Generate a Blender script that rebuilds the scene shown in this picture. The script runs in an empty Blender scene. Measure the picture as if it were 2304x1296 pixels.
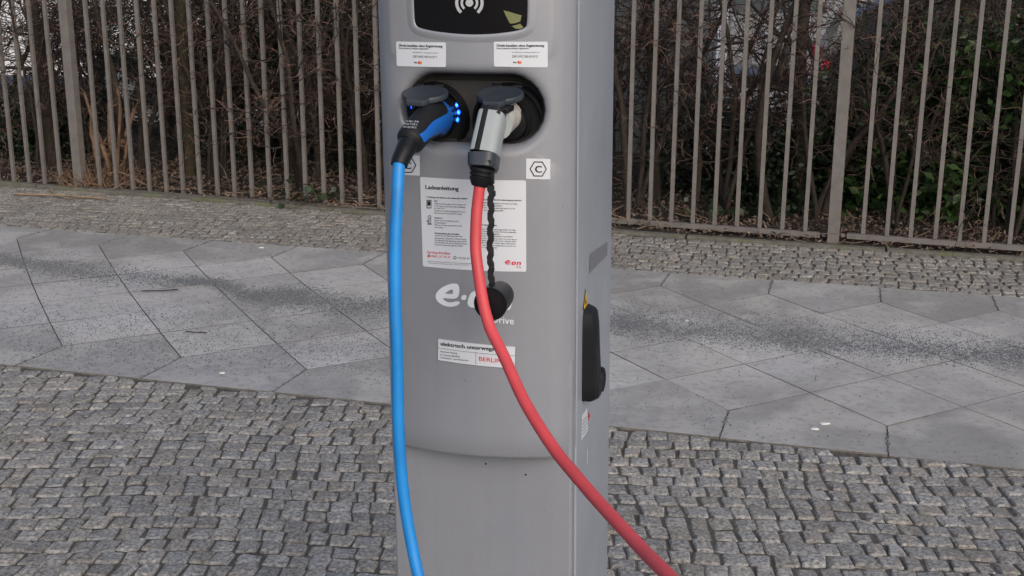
import bpy, bmesh, math, random
import numpy as np
from mathutils import Vector, Matrix, noise
random.seed(7); rng = np.random.default_rng(7)
S = bpy.context.scene; COL = S.collection

# ------------------------------------------------------------------ camera, light, exposure
F = 2850.0; TH = math.radians(15.45); ROLL = math.radians(0.21); H = 1.45
cd = bpy.data.cameras.new('camera'); cam = bpy.data.objects.new('camera', cd); COL.objects.link(cam)
cd.sensor_width = 36; cd.lens = 36*F/2304; cd.clip_start = 0.05; cd.clip_end = 400
cam.location = (0, 0, H)
cam.matrix_world = Matrix.Translation((0, 0, H)) @ Matrix.Rotation(math.pi/2-TH, 4, 'X') @ Matrix.Rotation(ROLL, 4, 'Z')
S.camera = cam
W = bpy.data.worlds.new('World'); S.world = W; W.use_nodes = True
nt = W.node_tree; bg = nt.nodes['Background']; sky = nt.nodes.new('ShaderNodeTexSky')
sky.sky_type = 'NISHITA'; sky.sun_disc = False
SUN_EL, SUN_AZ = math.radians(32), math.radians(158)     # azimuth clockwise from +Y
sky.sun_elevation = SUN_EL; sky.sun_rotation = SUN_AZ; sky.dust_density = 4.0; sky.air_density = 1.0; sky.ozone_density = 1.5
nt.links.new(sky.outputs[0], bg.inputs[0]); bg.inputs[1].default_value = 0.095
sd = bpy.data.lights.new('sun', 'SUN'); sun = bpy.data.objects.new('sun', sd); COL.objects.link(sun)
sd.energy = 0.55; sd.angle = math.radians(50); sd.color = (1, .94, .90)
sdir = Vector((math.sin(SUN_AZ)*math.cos(SUN_EL), math.cos(SUN_AZ)*math.cos(SUN_EL), math.sin(SUN_EL)))
sun.rotation_euler = sdir.to_track_quat('Z', 'Y').to_euler()
S.view_settings.view_transform = 'Standard'; S.view_settings.look = 'None'
S.view_settings.exposure = 0.64; S.view_settings.gamma = 1; S.view_settings.use_curve_mapping = False
S.render.engine = 'CYCLES'

# ------------------------------------------------------------------ helpers
def ray(px, py):
    x = px-1152; y = py-648; c, s = math.cos(ROLL), math.sin(ROLL)
    xr = x*c - y*s; yr = x*s + y*c
    return Vector((xr, F*math.cos(TH)-yr*math.sin(TH), -F*math.sin(TH)-yr*math.cos(TH)))/F
def gnd(px, py, z=0.0):
    d = ray(px, py); return Vector((0, 0, H)) + d*((H-z)/-d.z)
def atY(px, py, Y):
    d = ray(px, py); return Vector((0, 0, H)) + d*(Y/d.y)

def tag(o, label=None, cat=None, group=None, kind=None):
    if label: o['label'] = label
    if cat: o['category'] = cat
    if group: o['group'] = group
    if kind: o['kind'] = kind
    return o
def link(o, parent=None):
    COL.objects.link(o)
    if parent is not None: o.parent = parent
    return o
def empty(name, loc=(0, 0, 0), rz=0.0, parent=None):
    o = bpy.data.objects.new(name, None); o.location = loc; o.rotation_euler = (0, 0, rz)
    o.empty_display_size = .1
    return link(o, parent)
def mesh_np(name, v, f, mats, parent=None, smooth=False, midx=None):
    me = bpy.data.meshes.new(name)
    v = np.asarray(v, dtype=np.float32).reshape(-1, 3)
    if isinstance(f, np.ndarray):
        nf, k = f.shape
        me.vertices.add(len(v)); me.vertices.foreach_set('co', v.ravel())
        me.loops.add(nf*k); me.loops.foreach_set('vertex_index', f.astype(np.int32).ravel())
        me.polygons.add(nf); me.polygons.foreach_set('loop_start', np.arange(0, nf*k, k, dtype=np.int32))
        me.update(calc_edges=True)
    else:
        me.from_pydata(v.tolist(), [], f)
    for m in (mats if isinstance(mats, (list, tuple)) else [mats]): me.materials.append(m)
    if midx is not None: me.polygons.foreach_set('material_index', np.asarray(midx, dtype=np.int32))
    if smooth: me.polygons.foreach_set('use_smooth', [True]*len(me.polygons))
    me.update()
    o = bpy.data.objects.new(name, me)
    return link(o, parent)
def bm_obj(name, bm, mat, parent=None, smooth=False, bevel=0):
    if bevel: bmesh.ops.bevel(bm, geom=list(bm.edges), offset=bevel, segments=2, affect='EDGES', profile=.7)
    me = bpy.data.meshes.new(name); bmesh.ops.recalc_face_normals(bm, faces=bm.faces[:]); bm.to_mesh(me); bm.free()
    me.materials.append(mat)
    if smooth:
        me.polygons.foreach_set('use_smooth', [True]*len(me.polygons))
        try: me.set_sharp_from_angle(angle=math.radians(35))
        except Exception: pass
    o = bpy.data.objects.new(name, me)
    return link(o, parent)
def add_box(bm, c, s, rot=None):
    m = Matrix.Translation(c) @ (rot.to_4x4() if rot else Matrix()) @ Matrix.Diagonal((s[0], s[1], s[2], 1))
    bmesh.ops.create_cube(bm, size=1, matrix=m)
def box(name, c, s, mat, parent=None, bevel=0, rz=0):
    bm = bmesh.new(); add_box(bm, c, s, Matrix.Rotation(rz, 3, 'Z')); return bm_obj(name, bm, mat, parent, bevel > 0, bevel)
def cyl(name, a, b, r1, r2, mat, parent=None, n=24, bevel=0):
    a, b = Vector(a), Vector(b); d = b-a
    bm = bmesh.new()
    bmesh.ops.create_cone(bm, cap_ends=True, segments=n, radius1=r1, radius2=r2, depth=d.length,
                          matrix=Matrix.Translation((a+b)/2) @ d.to_track_quat('Z', 'Y').to_matrix().to_4x4())
    return bm_obj(name, bm, mat, parent, True, bevel)
def lathe(name, prof, mat, parent=None, axis_m=Matrix(), n=48, closed=False):
    """prof: (r, h) list, revolved about local Z of axis_m"""
    v, f = [], []
    k = len(prof)
    for i in range(n):
        a = 2*math.pi*i/n
        for r, h in prof: v.append(axis_m @ Vector((r*math.cos(a), r*math.sin(a), h)))
    for i in range(n):
        j = (i+1) % n
        for q in range(k-1 if not closed else k):
            q2 = (q+1) % k
            f.append((i*k+q, j*k+q, j*k+q2, i*k+q2))
    bm = bmesh.new(); bv = [bm.verts.new(p) for p in v]
    for q in f: bm.faces.new([bv[t] for t in q])
    bmesh.ops.remove_doubles(bm, verts=bm.verts[:], dist=1e-5)
    return bm_obj(name, bm, mat, parent, True)
def catmull(P, n=8):
    P = [Vector(p) for p in P]; Q = [2*P[0]-P[1]] + P + [2*P[-1]-P[-2]]; out = []
    for i in range(1, len(Q)-2):
        a, b, c, d = Q[i-1:i+3]
        for k in range(n):
            t = k/n
            out.append(.5*((2*b)+(c-a)*t+(2*a-5*b+4*c-d)*t*t+(3*b-a-3*c+d)*t**3))
    out.append(P[-1]); return out
def sweep(name, path, rad, mat, parent=None, n=20, up=Vector((0, 1, 0)), sector=None, power=2.0, cap=True, th=.0):
    """rad(t)->(rx, ry); sector(t)->(a0, a1) angles for an open patch (given thickness th)"""
    pts = [Vector(p) for p in path]; m = len(pts); v, f = [], []
    for i, p in enumerate(pts):
        t = i/(m-1)
        tan = (pts[min(i+1, m-1)]-pts[max(i-1, 0)]).normalized()
        s = tan.cross(up).normalized(); w = s.cross(tan).normalized()
        rx, ry = rad(t)
        if sector is None: angs = [2*math.pi*k/n for k in range(n)]
        else:
            a0, a1 = sector(t); angs = [a0+(a1-a0)*k/(n-1) for k in range(n)]
        for a in angs:
            c, q = math.cos(a), math.sin(a)
            e = (abs(c)**power+abs(q)**power)**(-1/power)
            v.append(p + s*(rx*c*e) + w*(ry*q*e))
    for i in range(m-1):
        for k in range(n if sector is None else n-1):
            k2 = (k+1) % n; f.append((i*n+k, i*n+k2, (i+1)*n+k2, (i+1)*n+k))
    if sector is None and cap: f.append(tuple(range(n))[::-1]); f.append(tuple((m-1)*n+k for k in range(n)))
    bm = bmesh.new(); bv = [bm.verts.new(p) for p in v]
    for q in f: bm.faces.new([bv[t] for t in q])
    if sector is not None and th:
        bmesh.ops.recalc_face_normals(bm, faces=bm.faces[:])
        bmesh.ops.solidify(bm, geom=bm.faces[:], thickness=th)
    return bm_obj(name, bm, mat, parent, True)

# ------------------------------------------------------------------ materials
def mat(name, col, rough=.6, metal=0.0, var=.0, scale=20, bump=0.0, bscale=60, coords='Object', spec=None, emit=None, es=0, coat=0, stops=None, attr=None, bdist=.002):
    m = bpy.data.materials.new(name); m.use_nodes = True; N = m.node_tree; b = N.nodes['Principled BSDF']
    b.inputs['Roughness'].default_value = rough; b.inputs['Metallic'].default_value = metal
    if spec is not None: b.inputs['Specular IOR Level'].default_value = spec
    if coat: b.inputs['Coat Weight'].default_value = coat; b.inputs['Coat Roughness'].default_value = .12
    b.inputs['Base Color'].default_value = (*col, 1)
    if emit: b.inputs['Emission Color'].default_value = (*emit, 1); b.inputs['Emission Strength'].default_value = es
    if coords == 'World':
        g = N.nodes.new('ShaderNodeNewGeometry'); vec = g.outputs['Position']
    else:
        g = N.nodes.new('ShaderNodeTexCoord'); vec = g.outputs['Object']
    if var:
        n = N.nodes.new('ShaderNodeTexNoise'); n.inputs['Scale'].default_value = scale; n.inputs['Detail'].default_value = 6; n.inputs['Roughness'].default_value = .65
        N.links.new(vec, n.inputs['Vector'])
        r = N.nodes.new('ShaderNodeValToRGB'); e = r.color_ramp.elements
        e[0].position = .32; e[1].position = .68
        e[0].color = (*[c*(1-var) for c in col], 1); e[1].color = (*[min(1, c*(1+var)) for c in col], 1)
        if stops:
            e[0].color = (*stops[0], 1); e[1].color = (*stops[1], 1)
        N.links.new(n.outputs['Fac'], r.inputs[0]); out = r.outputs[0]
        if attr:
            a = N.nodes.new('ShaderNodeAttribute'); a.attribute_name = attr
            mx = N.nodes.new('ShaderNodeMix'); mx.data_type = 'RGBA'; mx.blend_type = 'MULTIPLY'; mx.inputs[0].default_value = 1
            N.links.new(out, mx.inputs[6]); N.links.new(a.outputs['Color'], mx.inputs[7]); out = mx.outputs[2]
        N.links.new(out, b.inputs['Base Color'])
    if bump:
        n2 = N.nodes.new('ShaderNodeTexNoise'); n2.inputs['Scale'].default_value = bscale; n2.inputs['Detail'].default_value = 8; n2.inputs['Roughness'].default_value = .7
        N.links.new(vec, n2.inputs['Vector'])
        bp = N.nodes.new('ShaderNodeBump'); bp.inputs['Strength'].default_value = bump; bp.inputs['Distance'].default_value = bdist
        N.links.new(n2.outputs['Fac'], bp.inputs['Height']); N.links.new(bp.outputs[0], b.inputs['Normal'])
    return m

def add_layers(m, layers):
    """layers over base colour: (scale, lo, hi, colour, strength) noise thresholds in world space"""
    N = m.node_tree; b = N.nodes['Principled BSDF']
    g = N.nodes.new('ShaderNodeNewGeometry')
    src = b.inputs['Base Color'].links[0].from_socket
    for sc, lo, hi, colr, st in layers:
        n = N.nodes.new('ShaderNodeTexNoise'); n.inputs['Scale'].default_value = sc; n.inputs['Detail'].default_value = 4
        N.links.new(g.outputs['Position'], n.inputs['Vector'])
        mr = N.nodes.new('ShaderNodeMapRange'); mr.inputs[1].default_value = lo; mr.inputs[2].default_value = hi; mr.inputs[4].default_value = st
        N.links.new(n.outputs['Fac'], mr.inputs[0])
        mx = N.nodes.new('ShaderNodeMix'); mx.data_type = 'RGBA'
        N.links.new(mr.outputs[0], mx.inputs[0]); N.links.new(src, mx.inputs[6]); mx.inputs[7].default_value = (*colr, 1); src = mx.outputs[2]
    N.links.new(src, b.inputs['Base Color'])
    return m

M = {}
M['stone'] = mat('mosaic_granite', (.3, .3, .3), .85, 0, .4, 95, 1.0, 130, 'World', stops=((.085, .084, .081), (.50, .492, .475)), attr='tone', bdist=.006)
add_layers(M['stone'], [(9, .52, .70, (.17, .15, .12), .5), (420, .60, .68, (.62, .62, .60), .55), (300, .60, .67, (.06, .06, .06), .6)])
M['slab'] = mat('concrete_slab', (.41, .402, .392), .85, 0, .15, 14, .35, 220, 'World', attr='tone')
add_layers(M['slab'], [(1.1, .44, .60, (.235, .228, .215), .65), (3.4, .50, .62, (.50, .485, .455), .55), (38, .52, .66, (.22, .215, .20), .45), (350, .63, .70, (.55, .55, .53), .5), (260, .62, .68, (.13, .13, .13), .55), (5, .56, .75, (.42, .41, .39), .5)])
M['joint'] = mat('joint_dirt', (.092, .084, .073), .95, 0, .5, 90, .8, 300, 'World', bdist=.004)
M['slabedge'] = mat('slab_edge_dirt', (.15, .14, .125), .95, 0, .4, 60, .4, 200, 'World')
M['soil'] = mat('soil', (.045, .035, .027), .95, 0, .5, 12, 1, 60, 'World', bdist=.02)
M['asphalt'] = mat('car_park_asphalt', (.30, .30, .30), .9, 0, .2, 6, .4, 90, 'World')
M['earth'] = mat('earth', (.12, .11, .09), .95, 0, .4, 2, .5, 20, 'World')
M['kerb'] = mat('kerb_concrete', (.13, .125, .105), .9, 0, .35, 25, .5, 120, 'World')
add_layers(M['kerb'], [(6, .5, .65, (.13, .15, .07), .6)])
M['fence'] = mat('fence_paint', (.165, .153, .145), .55, .1, .16, 18, .15, 200, 'World')
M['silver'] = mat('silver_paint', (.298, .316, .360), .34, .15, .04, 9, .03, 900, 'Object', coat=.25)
M['side'] = mat('silver_paint_skylit', (.345, .385, .450), .42, .15, .05, 9, .03, 900, 'Object', coat=.15)  # column silver again; the sky's light on the side is mixed into this colour
M['groove'] = mat('groove_rubber', (.03, .03, .035), .6)
M['display'] = mat('display_glass', (.006, .006, .008), .12, 0, spec=.35)
M['white'] = mat('sticker_white', (.64, .68, .75), .5)
M['print'] = mat('print_black', (.015, .015, .018), .55)
M['printred'] = mat('print_red', (.62, .03, .07), .5)
M['printgrey'] = mat('symbol_grey', (.45, .47, .50), .5)
M['orange'] = mat('print_orange', (.75, .22, .03), .5)
M['yellow'] = mat('warning_yellow', (.80, .50, .02), .5)
M['olive'] = mat('flat_olive', (.17, .185, .075), .5)
M['logo'] = mat('logo_white', (.76, .80, .87), .45)
M['greylabel'] = mat('grey_label', (.17, .18, .205), .5)
M['recess'] = mat('recess_plastic', (.042, .041, .042), .5, 0, .15, 30)
M['black'] = mat('black_plastic', (.007, .008, .010), .42, 0, .2, 40, .06, 600, spec=.3)
M['blackm'] = mat('matt_black_rubber', (.009, .010, .013), .55, 0, .2, 40, .1, 500, spec=.3)
M['flap'] = mat('flap_plastic', (.034, .043, .056), .45, 0, .15, 60, .1, 700)
M['led'] = mat('blue_led', (.02, .08, .6), .3, emit=(.005, .11, 1.0), es=2.2)
M['led2'] = mat('blue_led_core', (.1, .5, .9), .3, emit=(.06, .45, 1.0), es=2.6)
M['bluecable'] = mat('blue_cable', (.012, .24, .66), .48, 0, .14, 14, .04, 300)
M['bluegrip'] = mat('blue_grip', (.012, .13, .52), .4)
M['redcable'] = mat('red_cable', (.62, .070, .082), .50, 0, .12, 14, .04, 300)
M['whiteshell'] = mat('plug_shell', (.34, .38, .40), .68, 0, .05, 50, spec=.3)
M['creamshell'] = mat('plug_head', (.44, .43, .40), .65, spec=.3)
M['bark'] = mat('bark', (.040, .030, .024), .9, 0, .5, 40, .8, 90, 'World', bdist=.006)
M['moss'] = mat('mossy_bark', (.055, .046, .024), .9, 0, .5, 30, .8, 90, 'World', bdist=.006)
M['twig'] = mat('twig_dark', (.035, .025, .021), .85, 0, .4, 8, coords='World')
M['twigred'] = mat('twig_red', (.185, .11, .085), .8, 0, .45, 10, coords='World')
M['cutwood'] = mat('broken_wood', (.175, .108, .070), .85, 0, .45, 30, .6, 80, 'World', bdist=.004)
M['leafdark'] = mat('evergreen_leaf', (.018, .035, .014), .5, 0, .6, 6, coords='World')
M['laurel'] = mat('laurel_leaf', (.035, .075, .018), .42, 0, .6, 5, coords='World')
M['ivy'] = mat('ivy_leaf', (.028, .052, .024), .5, 0, .5, 30, coords='World')
M['litter'] = mat('dead_leaf', (.12, .07, .045), .85, 0, .6, 45, coords='World', stops=((.04, .028, .021), (.26, .19, .145)))
M['grit'] = mat('grey_grit', (.11, .125, .145), .85, 0, .6, 200, coords='World', stops=((.06, .066, .075), (.27, .29, .315)))
M['stick'] = mat('dry_stick', (.26, .19, .13), .85, 0, .3, 30, coords='World')
M['gum'] = mat('pale_scrap', (.65, .64, .60), .8)
M['metalwall'] = mat('grey_sheet_metal', (.13, .15, .16), .55, .2, .15, 4)
M['vanwhite'] = mat('white_car_paint', (.78, .79, .80), .3, coat=.5)
M['cargrey'] = mat('grey_car_paint', (.20, .21, .23), .35, coat=.4)
M['carblack'] = mat('dark_car_paint', (.02, .022, .03), .25, coat=.6)
M['glass'] = mat('car_glass', (.03, .04, .045), .08)
M['tyre'] = mat('tyre_rubber', (.02, .02, .02), .8)
M['rim'] = mat('wheel_rim', (.4, .4, .42), .35, .8)
M['tail'] = mat('tail_light', (.72, .02, .08), .3, emit=(1, .03, .12), es=.08)
M['plaster'] = mat('pale_plaster', (.40, .39, .38), .9, 0, .08, 3)
M['bannerblue'] = mat('banner_blue', (.08, .18, .62), .6)
M['bannerpale'] = mat('banner_pale', (.60, .64, .78), .6)
M['bannerorange'] = mat('banner_orange', (.75, .20, .06), .6)

def streaks(m):
    N = m.node_tree; b = N.nodes['Principled BSDF']; g = N.nodes.new('ShaderNodeNewGeometry')
    mp = N.nodes.new('ShaderNodeMapping'); mp.inputs['Scale'].default_value = (60, 60, 2.2); N.links.new(g.outputs['Position'], mp.inputs[0])
    n = N.nodes.new('ShaderNodeTexNoise'); n.inputs['Scale'].default_value = 1; n.inputs['Detail'].default_value = 5; N.links.new(mp.outputs[0], n.inputs['Vector'])
    mr = N.nodes.new('ShaderNodeMapRange'); mr.inputs[1].default_value = .5; mr.inputs[2].default_value = .75; mr.inputs[4].default_value = .11; N.links.new(n.outputs['Fac'], mr.inputs[0])
    src = b.inputs['Base Color'].links[0].from_socket; mx = N.nodes.new('ShaderNodeMix'); mx.data_type = 'RGBA'
    N.links.new(mr.outputs[0], mx.inputs[0]); N.links.new(src, mx.inputs[6]); mx.inputs[7].default_value = (.2, .2, .2, 1); N.links.new(mx.outputs[2], b.inputs['Base Color'])
    add_layers(m, [(150, .745, .77, (.11, .10, .09), .7), (4, .5, .7, (.24, .25, .27), .35)])
streaks(M['silver']); streaks(M['side'])
add_layers(M['bluecable'], [(60, .6, .75, (.10, .16, .25), .35)]); add_layers(M['redcable'], [(60, .6, .75, (.32, .10, .09), .35)])

# ------------------------------------------------------------------ GROUND
def gz(x, y):
    b = y-(6.57-.3286*max(-9, min(9, x))); return -.035-.41*max(0, min(1, (b-2.4)/1.2))
_gx = [-150, -60, -30, -20, -14, -10]+list(np.linspace(-8, 8, 33))+[10, 14, 20, 30, 60, 150]; _gy = [-60, -20, -5, 0, 3]+list(np.linspace(5, 16, 56))+[20, 30, 60, 120, 250]
v = [(x, y, gz(x, y)) for x in _gx for y in _gy]; k_ = len(_gy)
e = mesh_np('ground', v, [(i*k_+j, (i+1)*k_+j, (i+1)*k_+j+1, i*k_+j+1) for i in range(len(_gx)-1) for j in range(k_-1)], M['earth']); tag(e, kind='structure')
A = math.radians(15.15); U = Vector((math.cos(A), -math.sin(A), 0)); Nn = Vector((math.sin(A), math.cos(A), 0))
s_ = .2425
def back_pt(): return Vector((0, 5.71, 0))
V0 = back_pt().dot(Nn); VF = V0-8*s_*.985
SV = (V0-VF)/8
PH = .145                      # phase of lattice along U
def uv(u, v, z=0): return U*u + Nn*v + Vector((0, 0, z))
# kerb line (world XY) from left to right
KX = [(-4.9, 8.30), (-3.129, 7.62), (-1.851, 7.185), (-.709, 6.78), (.518, 6.36), (1.502, 6.07), (2.438, 5.82), (4.4, 5.25)]
def kerb_y(x):
    for (a, b), (c, d) in zip(KX, KX[1:]):
        if x <= c: return b+(d-b)*(x-a)/(c-a)
    return KX[-1][1]+(x-KX[-1][0])*-.29
def kerb_z(x): return .008+max(0, min(1, (1.0-x)/3.5))*.006

# the bed beneath slabs and stones
gx = np.linspace(-5.2, 4.6, 60)
v = []; f = []
for i, x in enumerate(gx):
    v += [(x, -1.5, -.0065), (x, kerb_y(x), -.0065)]
    if i: f.append((2*i-2, 2*i, 2*i+1, 2*i-1))
bed = mesh_np('paving_bed', v, f, M['joint']); tag(bed, kind='structure')

def color_attr(me, vals):
    a = me.color_attributes.new('tone', 'FLOAT_COLOR', 'POINT')
    arr = np.ones((len(me.vertices), 4), dtype=np.float32); arr[:, :3] = np.asarray(vals, dtype=np.float32)
    a.data.foreach_set('color', arr.ravel())

def stone_geo(quad):
    """quad: four (x, y) corners in order -> verts (31) and faces of a rough hewn stone"""
    P = []
    for k in range(4):
        a, b = quad[k], quad[(k+1) % 4]
        for t in ((.07, .5, .93) if k % 2 == 0 else (.09, .91)):
            P.append((a[0]+(b[0]-a[0])*t, a[1]+(b[1]-a[1])*t))
    cx = sum(p[0] for p in P)/10; cy = sum(p[1] for p in P)/10
    P = [(p[0]+random.uniform(-.0028, .0028), p[1]+random.uniform(-.0028, .0028)) for p in P]
    top = random.gauss(-.001, .0016); tx = random.gauss(0, .022); ty = random.gauss(0, .022)
    V = []
    for x, y in P: V.append((x, y, -.022))
    for x, y in P: V.append((x, y, top-.0042+random.uniform(-.0015, .0015)+tx*(x-cx)))
    for x, y in P:
        k = random.uniform(.76, .92); X = cx+(x-cx)*k; Y = cy+(y-cy)*k
        V.append((X, Y, top+random.uniform(-.0016, .0016)+tx*(X-cx)+ty*(Y-cy)))
    V.append((cx+random.uniform(-.006, .006), cy+random.uniform(-.006, .006), top+random.uniform(-.001, .003)))
    Fc = []
    for k in range(10):
        j = (k+1) % 10
        Fc += [(k, j, 10+j, 10+k), (10+k, 10+j, 20+j, 20+k), (20+k, 20+j, 30)]
    return V, Fc, (cx, cy, 0)
TRI = None
def build_stones(parent, cells, name, dirt=(1, 1, 1)):
    """cells: list of quads, ordered largest in view first"""
    vs, fs, tones = [], [], []
    for i, q in enumerate(cells):
        V, Fc, c = stone_geo(q)
        g = random.choice((.84, .92, .97, 1.0, 1.05, 1.12, 1.2)); hue = random.uniform(-.01, .05)
        tone = (g*(1+hue)*dirt[0], g*dirt[1], g*(1-hue*1.3)*dirt[2])
        if i < 300:
            o = mesh_np(name, [(a-c[0], b-c[1], d) for a, b, d in V], Fc, M['stone'], parent)
            o.location = c; color_attr(o.data, [tone]*len(V))
        else:
            n0 = len(vs); vs += V; fs += [tuple(t+n0 for t in q2) for q2 in Fc]; tones += [tone]*len(V)
    if vs:
        o = mesh_np('far_paving_stones', vs, fs, M['stone'], parent); o['kind'] = 'stuff'; color_attr(o.data, tones)

def mosaic(region, x0, x1, y0, y1, du, dv, ang, seed):
    rs = random.Random(seed); cells = []; ca, sa = math.cos(ang), math.sin(ang)
    def warp(x, y):
        # gently waving courses
        return (x+.025*math.sin(y*2.3+x*.9+seed)+.012*math.sin(y*6+seed), y+.03*math.sin(x*1.9+seed)+.010*math.sin(x*7.1+y*3))
    rows = int((y1-y0)/dv)+1
    for r in range(rows):
        y = y0+r*dv; hgt = dv
        x = x0+rs.uniform(-.03, .0)
        while x < x1:
            w = du*rs.uniform(.80, 1.22)
            g = rs.uniform(.0020, .0042)
            q = [(x+g, y+g), (x+w-g, y+g), (x+w-g, y+hgt-g), (x+g, y+hgt-g)]
            j = .0036
            q = [(a+rs.uniform(-j, j), b+rs.uniform(-j, j)) for a, b in q]
            q = [warp(a, b) for a, b in q]
            q = [(a*ca-b*sa, a*sa+b*ca) for a, b in q]
            c = (sum(a for a, b in q)/4, sum(b for a, b in q)/4)
            q = region(q)
            if q: cells.append(q)
            x += w
    return cells
def inview(c, m=.0):
    """distance-like key: visible stones first, by size in view"""
    x, y = c; z = y*math.cos(TH)+H*math.sin(TH)
    px = 1152+F*x/z; py = 648+F*(H*math.cos(TH)-y*math.sin(TH))/z
    vis = -20 < px < 2324 and -20 < py < 1316 and not (900 < px < 1365)
    return (0 if vis else 1, y)
def cen(q): return (sum(a for a, b in q)/4, sum(b for a, b in q)/4)

near = empty('near_mosaic_paving', (0, 3, 0)); tag(near, kind='structure')
def clipv(q, lim, sgn):
    out = []; hit = 0
    for a, b in q:
        d = (Nn.x*a+Nn.y*b)-lim
        if d*sgn > 0: a -= Nn.x*d; b -= Nn.y*d; hit += 1
        out.append((a, b))
    ar = abs(sum(out[k][0]*out[(k+1) % 4][1]-out[(k+1) % 4][0]*out[k][1] for k in range(4)))/2
    return None if ar < .0013 else out
def reg_near(q):
    c = cen(q)
    if c[1] < 1.7 or abs(c[0]) > 2.7: return None
    return clipv(q, VF-.005, 1)
cl = mosaic(reg_near, -3.6, 3.6, 1.4, 5.4, .0590, .0640, math.radians(-3), 3)
cl.sort(key=lambda q: inview(cen(q)))
near.location = (0, 0, 0)
build_stones(near, cl, 'paving_stone')
far = empty('far_mosaic_paving'); tag(far, kind='structure')
def reg_far(q):
    c = cen(q)
    if abs(c[0]) > 4.2: return None
    q = clipv(q, V0+.005, -1)
    if not q: return None
    q = [(a, min(b, kerb_y(a)-.060)) for a, b in q]
    ar = abs(sum(q[k][0]*q[(k+1) % 4][1]-q[(k+1) % 4][0]*q[k][1] for k in range(4)))/2
    return q if ar > .0013 else None
cl = mosaic(reg_far, -4.6, 4.6, 3.0, 9.2, .0590, .0640, math.radians(-11), 5)
cl.sort(key=lambda q: inview(cen(q)))
build_stones(far, cl, 'paving_stone', (.84, .82, .785))

# slab band: diagonal squares between two rows of mitre shaped edge slabs
walk = empty('slab_pavement'); tag(walk, kind='structure')
def slab(poly):
    c = Vector((sum(p[0] for p in poly)/len(poly), sum(p[1] for p in poly)/len(poly)))
    g = .0014; out = []
    P = [Vector(p) for p in poly]; n = len(P)
    for k in range(n):
        a, b, d = P[k-1], P[k], P[(k+1) % n]
        e1 = (a-b).normalized(); e2 = (d-b).normalized(); bis = e1+e2
        if bis.length < 1e-4: bis = (c-b)
        sn = abs(e1.x*e2.y-e1.y*e2.x); out.append(b+(e1+e2)*(g/max(sn, .3)))
    dz = random.gauss(0, .0006); tx, ty = random.gauss(0, .0014), random.gauss(0, .0014)
    V = []
    for p in out: V.append((p.x-c.x, p.y-c.y, -.04))
    for p in out: V.append((p.x-c.x, p.y-c.y, dz-.0014+tx*(p.x-c.x)+ty*(p.y-c.y)))
    for p in out:
        q = c+(p-c)*(1-.0014/(p-c).length); V.append((q.x-c.x, q.y-c.y, dz+tx*(q.x-c.x)+ty*(q.y-c.y)))
    Fc = [tuple(range(2*n, 3*n))]
    for k in range(n):
        j = (k+1) % n; Fc += [(k, j, n+j, n+k), (n+k, n+j, 2*n+j, 2*n+k)]
    o = mesh_np('slab', V, Fc, [M['slab'], M['slabedge']], walk, midx=[0]+[1, 1]*n); o.location = (c.x, c.y, 0)
    t = random.uniform(.92, 1.10)*(.84 if n == 5 else 1.10); color_attr(o.data, [(t, t, t*random.uniform(.98, 1.02))]*len(V))
def LV(i, j):    # lattice vertex: i half pitches along U, j half pitches from the back edge
    u_ = PH+i*s_; k = (8-j)/8; p = uv(u_+k*(.02-.062*u_)+(1-k)*(.018+.01*u_), V0-j*SV); return (p.x, p.y)
for i in range(-22, 15):
    if i % 2 == 0:
        # back edge mitre between nodes (i,1) and (i+2,1), point at (i+1,2)
        slab([LV(i, 0), LV(i, 1), LV(i+1, 2), LV(i+2, 1), LV(i+2, 0)])
        slab([LV(i, 8), LV(i+2, 8), LV(i+2, 7), LV(i+1, 6), LV(i, 7)])
    for j in range(2, 7):
        # diamonds centred where (i+j) even shares the lattice: vertices at odd i+j
        if (i+j) % 2 == 0 and not (j in (1, 7)):
            slab([LV(i-1, j), LV(i, j+1), LV(i+1, j), LV(i, j-1)])

# kerb stones at the foot of the fence
kr = empty('kerb'); tag(kr, kind='structure')
xk = -4.7
while xk < 4.2:
    L = .98; xe = xk+L*.95
    a = Vector((xk+.006, kerb_y(xk), 0)); b = Vector((xe-.006, kerb_y(xe), 0)); d = (b-a).normalized(); nn = Vector((d.y, -d.x, 0))
    bm = bmesh.new(); za, zb = kerb_z(xk), kerb_z(xe); w = .052
    vs = []
    for p, z in ((a, za), (b, zb)):
        for o_, zz in ((0, -.1), (w, -.1), (w, z-.003), (w-.004, z), (.004, z), (0, z-.003)):
            q = p+nn*o_; vs.append(bm.verts.new((q.x, q.y, zz)))
    for k in range(6):
        j = (k+1) % 6; bm.faces.new([vs[k], vs[j], vs[6+j], vs[6+k]])
    bm.faces.new(vs[:6]); bm.faces.new(vs[6:])
    bm_obj('kerb_stone', bm, M['kerb'], kr)
    xk = xe
# planting bed behind the kerb, and the car park beyond
v = []; f = []
ny = 26
for i, x in enumerate(np.linspace(-6.5, 6, 90)):
    for j in range(ny):
        y = kerb_y(x)+.003+j*(2.6/(ny-1)); z = kerb_z(x)-.012 + (noise.noise(Vector((x*2.2, y*2.2, 0)))*.035+.02)*min(1, j/3)
        v.append((x, y, z))
        if i and j: f.append(((i-1)*ny+j-1, i*ny+j-1, i*ny+j, (i-1)*ny+j))
sb = mesh_np('planting_bed', v, f, M['soil'], smooth=True); tag(sb, kind='structure')
v = []; f = []
for i, x in enumerate(np.linspace(-40, 40, 41)):
    v += [(x, 6.57-.3286*max(-8, min(8, x))+3.7, -.425), (x, 60, -.425)]
    if i: f.append((2*i-2, 2*i, 2*i+1, 2*i-1))
cp = mesh_np('car_park', v, f, M['asphalt']); tag(cp, kind='structure')

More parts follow.
